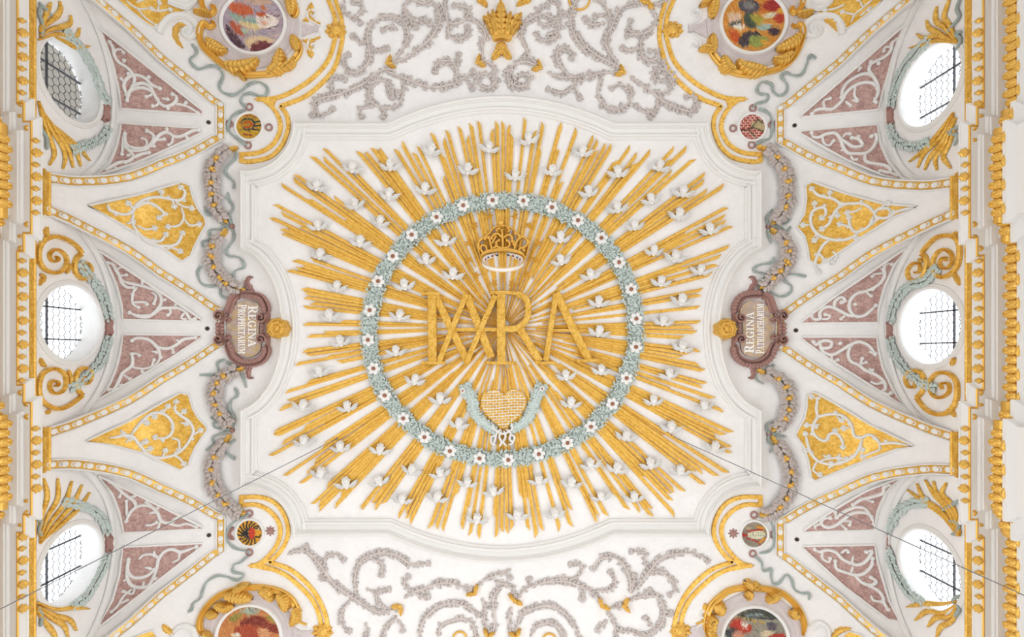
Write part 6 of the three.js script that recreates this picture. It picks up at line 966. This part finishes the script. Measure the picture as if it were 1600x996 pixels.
// ---- crown, stars
{
  const cx = 785.5, cy = 416, root = thing('crown', 'gilded crown with a white jewelled circlet above the monogram', 'crown', V((cx - CX) * M_PX, CEIL - 0.3, (CY - cy) * M_PX));
  const R = 32 * M_PX, band = new THREE.LatheGeometry([[R - 0.05, 0.0], [R - 0.02, -0.012], [R, 0.0], [R, 0.085], [R - 0.02, 0.095], [R - 0.05, 0.085], [R - 0.05, 0]].map(([a, b]) => new THREE.Vector2(a, b)), 64);
  const tilt = new THREE.Matrix4().makeRotationX(0.56), put = (g) => g.applyMatrix4(tilt).applyMatrix4(flatAt(cx, cy, 0.30));   // ring axis leans so that its mouth opens downwards
  part(root, 'circlet', put(band), MAT.stucco);
  for (const yy of [0.008, 0.085]) part(root, 'gilt_edge', put(new THREE.TorusGeometry(R - 0.008, 0.011, 6, 64).rotateX(Math.PI / 2).translate(0, yy, 0)), MAT.leafGold);
  for (let k = 0; k < 9; k++) { const a = (20 + k * 17.5) * Math.PI / 180, j = new THREE.SphereGeometry(k % 2 ? 0.022 : 0.026, 10, 6); j.scale(k % 2 ? 1.6 : 1, 1, 0.7); j.translate(0, 0.045, R - 0.055); j.rotateY(Math.PI - (a - Math.PI / 2)); part(root, 'jewel', put(j), k % 2 ? MAT.blue : MAT.red); }
  const Q = (p) => K(680, 312, flat(p), 6.155);
  const Bd = (p, w, nm = 'fleuron') => { const l = Q(p), e = frameAt(onVault, ...l[l.length - 1]); e.p.addScaledVector(e.n, 0.13); part(root, nm, merge([bead(onVault, l, w, 0.07, { lift: 0.1 }), ball(e, 2.5 * M_PX, 0.9)]), MAT.leafGold); };
  Bd([440, 562, 480, 520, 560, 498, 650, 490, 740, 498, 820, 523, 862, 566], 6, 'crown_base');
  Bd([430, 540, 412, 440, 470, 380, 520, 340, 560, 290, 630, 262], 3.4, 'arch'); Bd([872, 560, 900, 440, 870, 385, 790, 345, 740, 290, 650, 262], 3.4, 'arch');
  for (const p of [[650, 490, 648, 400, 640, 310], [650, 475, 605, 470, 582, 430, 612, 402], [646, 385, 605, 342, 562, 352, 542, 385], [650, 475, 700, 470, 716, 430, 690, 405], [652, 385, 700, 350, 735, 372, 738, 412], [546, 500, 532, 430, 518, 375], [545, 480, 580, 468, 588, 440], [525, 400, 500, 372, 480, 392], [545, 440, 565, 400, 580, 372], [470, 530, 440, 490, 452, 450, 490, 462, 498, 500], [430, 500, 420, 440, 432, 395, 462, 382], [760, 500, 770, 440, 800, 390, 840, 372, 880, 400, 880, 450, 850, 470], [800, 510, 820, 470, 852, 498], [770, 460, 748, 440, 752, 420], [810, 390, 800, 350, 770, 340], [600, 330, 590, 300, 612, 290], [690, 330, 712, 310, 700, 288]]) Bd(p, 4.4);
  const orb = frameAt(onVault, 782.5, 351); orb.p.addScaledVector(orb.n, 0.16); part(root, 'orb', ball(orb, 4.8 * M_PX, 0.9), MAT.leafGold);
}
[[765, 340.6], [804, 340.6], [741.7, 354.7], [826, 354.7], [732.7, 382], [841, 382], [732.7, 408], [836, 407], [744.7, 432], [822, 430], [772, 444], [800, 445]].forEach(([x, y], i) => {
  const pos = [0, 0, 0.06], idx = []; for (let k = 0; k < 10; k++) { const a = k * Math.PI / 5 + Math.PI / 2 + i * 0.3, r = (k % 2 ? 3.3 : 7.4) * M_PX; pos.push(r * Math.cos(a), r * Math.sin(a), 0); } for (let k = 0; k < 10; k++) idx.push(0, 1 + k, 1 + (k + 1) % 10);
  const g = finish(pos, idx, null, 0.1); g.applyMatrix4(flatAt(x, y, 0.13)); const where = y < 350 ? 'between the crown orb and the wreath' : y > 425 ? 'between the crown and the monogram' : 'beside the crown on the ' + (x < 785 ? 'PROPHETARUM' : 'PATRIARCHARUM') + ' side';
  solo('gilded_star', g, MAT.gold, 'small five-pointed gilded star ' + where, 'star', 'twelve stars around the crown');
});
// ---- woven heart between two leaf branches, with its white bow
{
  const root = thing('woven_heart', 'gilded heart woven over with white bands, below the monogram', 'heart', V((786 - CX) * M_PX, CEIL, (CY - 640) * M_PX));
  const H = K(560, 560, flat([1130, 282, 1090, 250, 1040, 246, 985, 270, 955, 320, 958, 375, 990, 430, 1050, 490, 1130, 545, 1200, 490, 1265, 430, 1300, 370, 1305, 315, 1270, 262, 1215, 242, 1170, 252]));
  part(root, 'heart_plate', fill(onVault, smooth(H, 3, true), 0.075), MAT.gold);
  const inside = (x, y) => { let c = false; for (let i = 0, j = H.length - 1; i < H.length; j = i++) if ((H[i][1] > y) !== (H[j][1] > y) && x < (H[j][0] - H[i][0]) * (y - H[i][1]) / (H[j][1] - H[i][1]) + H[i][0]) c = !c; return c; };
  for (let k = 0; k < 14; k++) { const y0 = 611 + k * 4.3; let seg = []; const segs = [seg]; for (let x = 748; x < 828; x += 1) { const y = y0 + 1.5 * Math.sin((x - 750) * 0.06 + 1); if (inside(x, y)) seg.push([x, y]); else if (seg.length) segs.push(seg = []); } for (const seg of segs) if (seg.length > 3) part(root, 'band', bead(onVault, seg, k % 3 ? 1.1 : 1.7, 0.02, { raw: true, lift: 0.072, blunt: true }), MAT.stucco); }
  for (let k = 0; k < 15; k++) { const x = 752 + k * 4.7; for (let j = 0; j < 14; j++) { if ((j + k) % 2) continue; const y = 611 + j * 4.3; if (inside(x, y + 0.4) && inside(x, y + 4)) part(root, 'stitch', bead(onVault, [[x, y], [x, y + 2], [x, y + 4.3]], 1.1, 0.02, { raw: true, lift: 0.07, blunt: true }), MAT.stucco); } }
  const lines = [flat([724.7, 600, 730.7, 612, 738.7, 628, 740.7, 644, 752.8, 658, 772.9, 672.4]), flat([847, 600, 839, 618, 833, 634, 827, 650, 813, 664, 801, 670])];
  lines.forEach((l, i) => {
    const br = thing('leaf_branch', 'grey-green leafy branch beside the woven heart, ' + (i ? 'PATRIARCHARUM' : 'PROPHETARUM') + ' side', 'branch', onVault(...l[2]), 'branches of the heart');
    part(br, 'stem', bead(onVault, l, 6, 0.06, { lift: 0.05 }), MAT.sage);
    part(br, 'leaves', foliage(onVault, l, (t) => 14 - 8 * t, 0.08, 2.0, { rows: 4, bulge: 0.09, out: 1.3 }), MAT.sage).userData.kind = 'stuff';
    const [x, y] = i ? [846, 607] : [723.7, 610], P = V((x - CX) * M_PX, CEIL - 0.18, (CY - y) * M_PX), eye = ball({ p: P, n: DOWN }, 0.022); const c = part(br, 'flower_eye', eye, MAT.brown);
    for (let k = 0; k < 5; k++) part(br, 'petal', setOn(leafGeo(0.45, 0, 0.2, 0, 6, 0), onVault, x, y, k * 1.2566, 0.065, 0.17), MAT.stucco, c);
  });
  const bow = thing('stucco_bow', 'white ribbon bow under the tip of the woven heart', 'bow', onVault(786, 680));
  [[783, 670, 776, 676, 774, 686, 770, 694], [784, 672, 780, 682, 784, 690, 780, 697], [787, 672, 790, 682, 786, 690, 792, 696], [790, 670, 798, 676, 796, 686, 803, 690], [776, 680, 768, 682, 768, 692, 775, 694], [797, 678, 804, 682, 800, 692, 794, 694], [780, 674, 772, 670, 770, 662], [792, 674, 800, 670, 799, 660], [776, 674, 786, 677, 796, 674]].forEach((p) => part(bow, 'ribbon_loop', bead(onVault, flat(p), 3.6, 0.06, { lift: 0.09 }), MAT.stucco));
}
// ================================================================ grey acanthus scrollwork, gilded husks and palmette
const twig = leafGeo(0.4, 2, 0.3, 0.15, 12, 0.45), twig2 = leafGeo(0.36, 3, 0.34, -0.15, 12, 0.45);
function branch(root, pts, w = 5) {
  const line = smooth(pts, 2.2), n = line.length, gs = [];
  const grow = (t) => Math.min(1, 0.55 + 1.6 * Math.min(t, 1 - t));
  const stem = part(root, 'branch', bead(onVault, pts, (t) => w * (0.55 + 0.45 * Math.sin(Math.PI * Math.min(1, 0.2 + 0.7 * t))), 0.06), MAT.scroll);
  for (let i = 1; i < n - 1; i += 3) {
    const [x, y] = line[i], a = Math.atan2(line[i + 1][1] - line[i - 1][1], line[i + 1][0] - line[i - 1][0]), t = i / n;
    for (const s of [-1, 1]) { if (rnd() < 0.14) continue; const an = a + s * rr(0.5, 1.0); gs.push(setOn(rnd() < 0.5 ? twig : twig2, onVault, x + s * -Math.sin(a) * 0.8, y + s * Math.cos(a) * 0.8, an, rr(0.1, 0.145) * grow(t) * (w / 3.8), rr(0.005, 0.03))); }
  }
  const [ex, ey] = line[n - 1], ea = Math.atan2(ey - line[n - 3][1], ex - line[n - 3][0]);
  for (const d of [-0.7, 0, 0.7]) gs.push(setOn(twig, onVault, ex - 2 * Math.cos(ea), ey - 2 * Math.sin(ea), ea + d, 0.11, 0.02));
  part(root, 'leaves', merge(gs), MAT.scroll, stem).userData.kind = 'stuff';
}
const SCROLLWORK = [
  ['next to the ox medallion, beside the gilded palmette', [[300, 0, [[1185, 0, 1180, 60, 1215, 120, 1270, 140, 1310, 180], [1270, 140, 1310, 110, 1340, 60, 1300, 20, 1260, 20], [1590, 130, 1500, 130, 1420, 170, 1380, 230, 1365, 310, 1385, 400, 1380, 480, 1310, 560, 1240, 570, 1190, 530, 1180, 460, 1215, 430], [1365, 320, 1310, 340, 1255, 285], [1385, 370, 1450, 400, 1520, 380], [1560, 550, 1500, 545, 1430, 580, 1350, 650, 1250, 700, 1130, 745, 1010, 770, 960, 800, 955, 860, 1000, 890, 1060, 890, 1095, 850], [1130, 745, 1085, 690, 1085, 630, 1120, 600, 1190, 620], [960, 800, 945, 850, 945, 900], [1560, 840, 1490, 840, 1400, 800, 1380, 730, 1400, 660, 1460, 630, 1520, 650, 1565, 700, 1560, 760], [1490, 840, 1500, 870, 1490, 910], [1420, 830, 1350, 845, 1300, 860, 1325, 905]]], [600, 0, [[20, 560, 120, 600, 220, 640, 330, 680, 450, 680, 560, 650, 640, 600, 690, 560], [560, 640, 565, 560, 540, 500, 470, 480, 410, 510, 400, 560], [560, 560, 575, 500, 580, 430], [640, 630, 660, 660, 690, 690], [80, 490, 180, 450, 280, 380, 360, 310, 410, 230, 440, 150, 420, 80, 390, 20, 300, 30, 200, 0], [190, 0, 160, 70, 190, 140, 260, 170, 330, 160, 360, 190], [240, 170, 240, 200, 250, 215], [440, 150, 470, 80, 480, -10], [480, 60, 500, 180, 560, 190, 630, 160, 660, 90, 620, 60, 550, 50], [500, 190, 505, 280, 560, 310, 630, 290, 660, 240, 650, 215], [80, 480, 130, 410, 180, 330, 190, 250, 150, 170, 70, 140, 0, 140], [110, 240, 60, 215, 0, 240], [135, 650, 160, 690, 130, 730, 110, 745], [150, 720, 130, 790, 80, 840, 0, 850], [760, 470, 770, 400, 760, 330, 790, 290, 770, 230, 720, 180, 670, 150], [780, 480, 840, 510, 870, 570, 870, 640, 820, 690, 750, 670, 730, 610, 770, 580, 820, 590], [20, 650, 40, 700, 60, 750]]]]],
  ['next to the eagle medallion, beside the gilded palmette', [[600, 0, [[1190, 510, 1130, 440, 1100, 370, 1070, 290, 1090, 200, 1160, 140, 1240, 120, 1310, 150, 1360, 200, 1350, 280, 1280, 320, 1210, 310, 1185, 270], [1190, 130, 1195, 90, 1220, 60, 1270, 50], [1350, 190, 1370, 100, 1350, 30, 1290, -10], [1360, 100, 1385, 105, 1410, 110], [1200, 170, 1240, 200, 1310, 190], [1260, 280, 1300, 270, 1330, 260], [1190, 520, 1120, 490, 1060, 490, 990, 530, 960, 590, 980, 650, 1060, 680, 1130, 650, 1120, 590, 1060, 590, 1020, 610], [1060, 490, 1055, 460, 1090, 450], [1270, 570, 1350, 600, 1440, 610, 1530, 600, 1594, 570], [1440, 600, 1380, 530, 1340, 460, 1360, 390, 1420, 380, 1470, 410, 1460, 455], [1500, 640, 1440, 700, 1380, 730, 1310, 710, 1280, 700], [1480, 660, 1500, 710, 1525, 765], [1590, 440, 1520, 350, 1470, 260, 1450, 160, 1470, 70, 1500, 0]]], [900, 0, [[310, 575, 220, 570, 140, 590, 60, 630, 0, 640], [200, 600, 170, 700, 190, 790, 260, 850, 340, 850, 410, 800, 430, 730, 390, 680, 320, 660, 280, 690], [340, 540, 260, 490, 180, 450, 110, 400, 50, 340, 10, 270], [320, 500, 270, 430, 230, 350, 240, 270, 280, 200, 250, 110, 220, 40, 160, 0], [250, 330, 270, 240, 300, 150, 340, 80, 420, 40, 510, 30], [580, 70, 620, 150, 590, 230, 520, 270, 440, 270, 400, 220, 420, 170], [450, 260, 420, 285, 400, 280], [510, 290, 500, 360, 510, 440, 570, 480, 640, 450, 620, 390, 580, 400], [490, 380, 420, 400, 360, 380], [590, 40, 640, 40, 690, 10], [240, 110, 190, 130, 150, 130], [230, 180, 120, 200, 70, 150], [420, 600, 500, 660, 590, 720, 650, 780, 740, 830, 820, 860, 900, 870, 940, 800, 910, 750, 860, 760], [590, 715, 680, 720, 740, 680, 750, 610, 700, 560, 640, 540, 600, 570, 620, 630, 680, 630], [690, 560, 685, 520, 680, 485], [640, 780, 620, 850, 580, 915], [610, 860, 540, 880, 470, 830]]]]],
  ['next to the lion medallion, below the panel frame', [[280, 796, [[850, 350, 920, 320, 1000, 330, 1080, 400, 1130, 470, 1200, 570, 1290, 640, 1380, 700, 1470, 760, 1560, 800], [1130, 440, 1150, 370, 1210, 350, 1280, 390], [950, 320, 970, 295, 990, 290], [1380, 660, 1370, 540, 1390, 440, 1450, 370, 1560, 340], [1350, 690, 1290, 760, 1260, 840, 1280, 920, 1325, 945], [1200, 560, 1150, 540, 1110, 530]]], [560, 796, [[0, 430, 60, 390, 150, 340, 240, 340, 330, 370, 400, 420, 480, 430, 540, 420], [100, 390, 150, 395, 190, 430, 180, 510], [60, 610, 130, 650, 180, 630, 235, 620], [140, 650, 150, 720, 200, 770], [0, 700, 60, 750, 140, 790, 220, 790, 320, 765], [60, 880, 65, 930, 60, 1000], [300, 830, 230, 900, 190, 1000], [310, 860, 330, 900, 345, 940], [360, 690, 420, 645, 500, 620, 600, 580, 700, 570, 800, 600, 870, 620], [420, 640, 370, 600, 360, 550, 385, 525], [440, 640, 490, 680, 540, 680], [470, 1000, 500, 880, 570, 790, 660, 740, 750, 730, 850, 760, 930, 820], [620, 990, 650, 900, 740, 860, 820, 850, 890, 900, 915, 990], [1040, 990, 1060, 880, 1050, 780, 1050, 690, 1090, 620, 1150, 590], [960, 690, 990, 760, 980, 850, 1020, 950], [940, 590, 1000, 540, 1080, 510, 1150, 480, 1180, 530], [1060, 560, 1140, 580, 1200, 620, 1215, 670]]]]],
  ['next to the red-robed figure medallion, below the panel frame', [[560, 796, [[1240, 690, 1300, 620, 1400, 580, 1500, 550, 1590, 530], [1330, 600, 1335, 570, 1330, 545], [1190, 760, 1170, 850, 1190, 970], [1230, 930, 1270, 820, 1350, 770, 1440, 750, 1530, 760, 1590, 800], [1340, 1000, 1380, 910, 1460, 880, 1540, 900, 1590, 960]]], [840, 796, [[0, 580, 100, 560, 220, 560, 320, 590, 410, 640, 480, 700], [250, 550, 330, 510, 350, 450, 310, 420, 260, 430], [330, 600, 350, 660, 345, 700], [450, 630, 540, 630, 600, 590, 600, 530, 565, 490], [100, 740, 190, 790, 260, 870, 330, 1000], [0, 760, 60, 740, 130, 750], [0, 910, 80, 880, 150, 910, 200, 980], [540, 790, 590, 870, 610, 990], [540, 860, 500, 900, 470, 940], [570, 765, 610, 760, 640, 745], [720, 650, 720, 560, 690, 470, 640, 400, 560, 370, 480, 390, 430, 460], [725, 640, 745, 580, 750, 515], [730, 650, 790, 580, 840, 510, 880, 460, 940, 390, 1040, 350, 1150, 340, 1240, 350, 1320, 400], [850, 470, 830, 400, 840, 340, 780, 330, 730, 330], [840, 510, 950, 480, 1010, 530, 1070, 580, 1060, 640, 1030, 665], [710, 710, 780, 680, 860, 670, 930, 680, 970, 740, 980, 820, 950, 900, 880, 960, 800, 980, 720, 950, 650, 940], [800, 680, 840, 645, 870, 630], [980, 780, 1010, 800, 1035, 810], [890, 910, 860, 880, 835, 850]]]]],
];
for (const [where, sheets] of SCROLLWORK) {
  const o = sheets[0], first = K(o[0], o[1], flat(o[2][0]))[0];
  const root = thing('acanthus_scroll', 'grey stucco acanthus scrollwork ' + where, 'scrollwork', onVault(...first), 'grey acanthus scrollwork');
  for (const [ox, oy, list] of sheets) list.forEach((s) => branch(root, K(ox, oy, flat(s)), s.length > 10 ? 3.8 : 3));
}
// gilded husks at the forks of the scrolls
[[606, 101, -1.2, 0.4, 0], [746, 100, -1.3, 0.3, 0], [844.5, 108, -1.9, 3.0, 1], [974, 115.5, -2.0, 3.0, 1], [1012, 6, 0.9, 3.3, 1], [626, 947, 3.1, 1.5, 2], [742, 926, -1.3, 2.9, 2], [804, 938, -2.3, 0.5, 3], [940, 946, -1.9, 0.4, 3], [974, 946, -1.0, 0.8, 3], [762, 994, -2.0, -0.6, 2], [806, 994, -2.6, -1.0, 3]].forEach(([x, y, a, b, i]) => {
  const root = thing('gilded_husk', 'small forked gilded husk on the grey scrollwork near the ' + WHO[i] + ' medallion', 'husk', onVault(x, y), 'gilded husks of the scrollwork');
  for (const q of [a, b]) part(root, 'husk_leaf', acanthus(onVault, [[x, y], [x + 6 * Math.cos(q), y + 6 * Math.sin(q)], [x + 14 * Math.cos(q), y + 14 * Math.sin(q)]], 8, 0.07, 1, { lift: 0.04 }), MAT.leafGold);
  part(root, 'knob', ball((() => { const f = frameAt(onVault, x, y); f.p.addScaledVector(f.n, 0.06); return f; })(), 0.05), MAT.leafGold);
});
[[905, 0, 16, 'above the eagle-side scrolls'], [718.5, 997, 10, 'inside the lion-side scrolls'], [858, 1000, 10, 'inside the red-robed figure side scrolls']].forEach(([x, y, r, w]) => { const f = frameAt(onVault, x, y); solo('gilded_ring', new THREE.TorusGeometry(r * f.m, 0.024, 8, 40).applyMatrix4(basis(f.p.addScaledVector(f.n, 0.02), f.n, V(0, 0, 1))), MAT.leafGold, 'thin gilded ring ' + w, 'ring', 'gilded rings of the scrollwork'); });
{
  const root = thing('gilded_palmette', 'tall gilded acanthus palmette between the two upper grey scrolls', 'palmette', onVault(783, 45));
  const A = (p, w, l = 4) => part(root, 'palmette_leaf', acanthus(onVault, K(600, 0, flat(p)), w, 0.13, l, { lift: 0.04 }), MAT.leafGold);
  A([915, 300, 912, 210, 910, 110, 908, 20], 22, 6); A([880, 300, 868, 220, 852, 150, 845, 95], 17, 4); A([955, 300, 962, 220, 975, 160, 985, 110], 17, 4); A([855, 290, 838, 220, 812, 170, 770, 148], 15, 3); A([980, 290, 1000, 220, 1030, 160, 1070, 120], 15, 3); A([985, 290, 1010, 240, 1040, 205, 1070, 185], 11, 2); A([860, 260, 835, 200, 815, 150, 808, 112], 10, 2);
  part(root, 'calyx', fill(onVault, smooth(K(600, 0, flat([840, 300, 850, 250, 910, 240, 975, 250, 998, 300, 970, 328, 912, 318, 860, 328])), 3, true), 0.12), MAT.leafGold);
  for (const [x, y] of [[872, 285], [960, 280]]) part(root, 'boss', ball((() => { const f = frameAt(onVault, ...K(600, 0, [[x, y]])[0]); f.p.addScaledVector(f.n, 0.12); return f; })(), 0.06), MAT.leafGold);
  const low = thing('gilded_pendant', 'small gilded leaf pendant under the tall palmette', 'pendant', onVault(783, 80));
  const B = (p, w) => part(low, 'pendant_leaf', acanthus(onVault, K(600, 0, flat(p)), w, 0.1, 3, { lift: 0.03 }), MAT.leafGold);
  B([912, 350, 912, 390, 915, 440], 18); B([900, 370, 880, 420, 838, 468], 13); B([930, 370, 950, 420, 992, 465], 13); part(low, 'cap', ball(frameAt(onVault, ...K(600, 0, [[912, 375]])[0]), 0.14, 0.8), MAT.leafGold);
  for (const [p, nm] of [[[720, 10, 770, 15, 800, 60], 'ox'], [[1150, 5, 1080, 15, 1030, 50], 'eagle']]) solo('gilded_sprig', acanthus(onVault, K(600, 0, flat(p)), 12, 0.09, 3), MAT.leafGold, 'small gilded leaf sprig beside the palmette tip, ' + nm + ' side', 'leaf', 'sprigs beside the palmette');
}
// ================================================================ two steel cables from the panel to the side walls
function cable(hx, hy, fx, fy, depth, who) {
  const a = onVault(hx, hy), k = depth, b = V((fx - CX) / F * k, k + EYE, (CY - fy) / F * k), dir = b.clone().sub(a), len = dir.length();
  const root = thing('cable', 'thin steel cable running from a hook on the sunburst over the ' + who + ' corner', 'cable', a, 'steel cables');
  const g = new THREE.CylinderGeometry(0.008, 0.008, len, 8); g.rotateX(Math.PI / 2);
  part(root, 'wire', g.applyMatrix4(new THREE.Matrix4().lookAt(a, b, V(0, 1, 0)).setPosition(a.clone().add(b).multiplyScalar(0.5))), MAT.cable);
  part(root, 'hook', ball({ p: a.clone().addScaledVector(DOWN, 0.04), n: DOWN }, 0.03, 1), MAT.cable);
}
cable(527, 685.5, -60, 983, 7.79, 'lion');
cable(1047, 680.5, 1660, 958, 7.47, 'red-robed figure');
scene.traverse((o) => { if (o.isMesh && !o.userData.kind) shadowed(o); });
renderer.render(scene, camera);
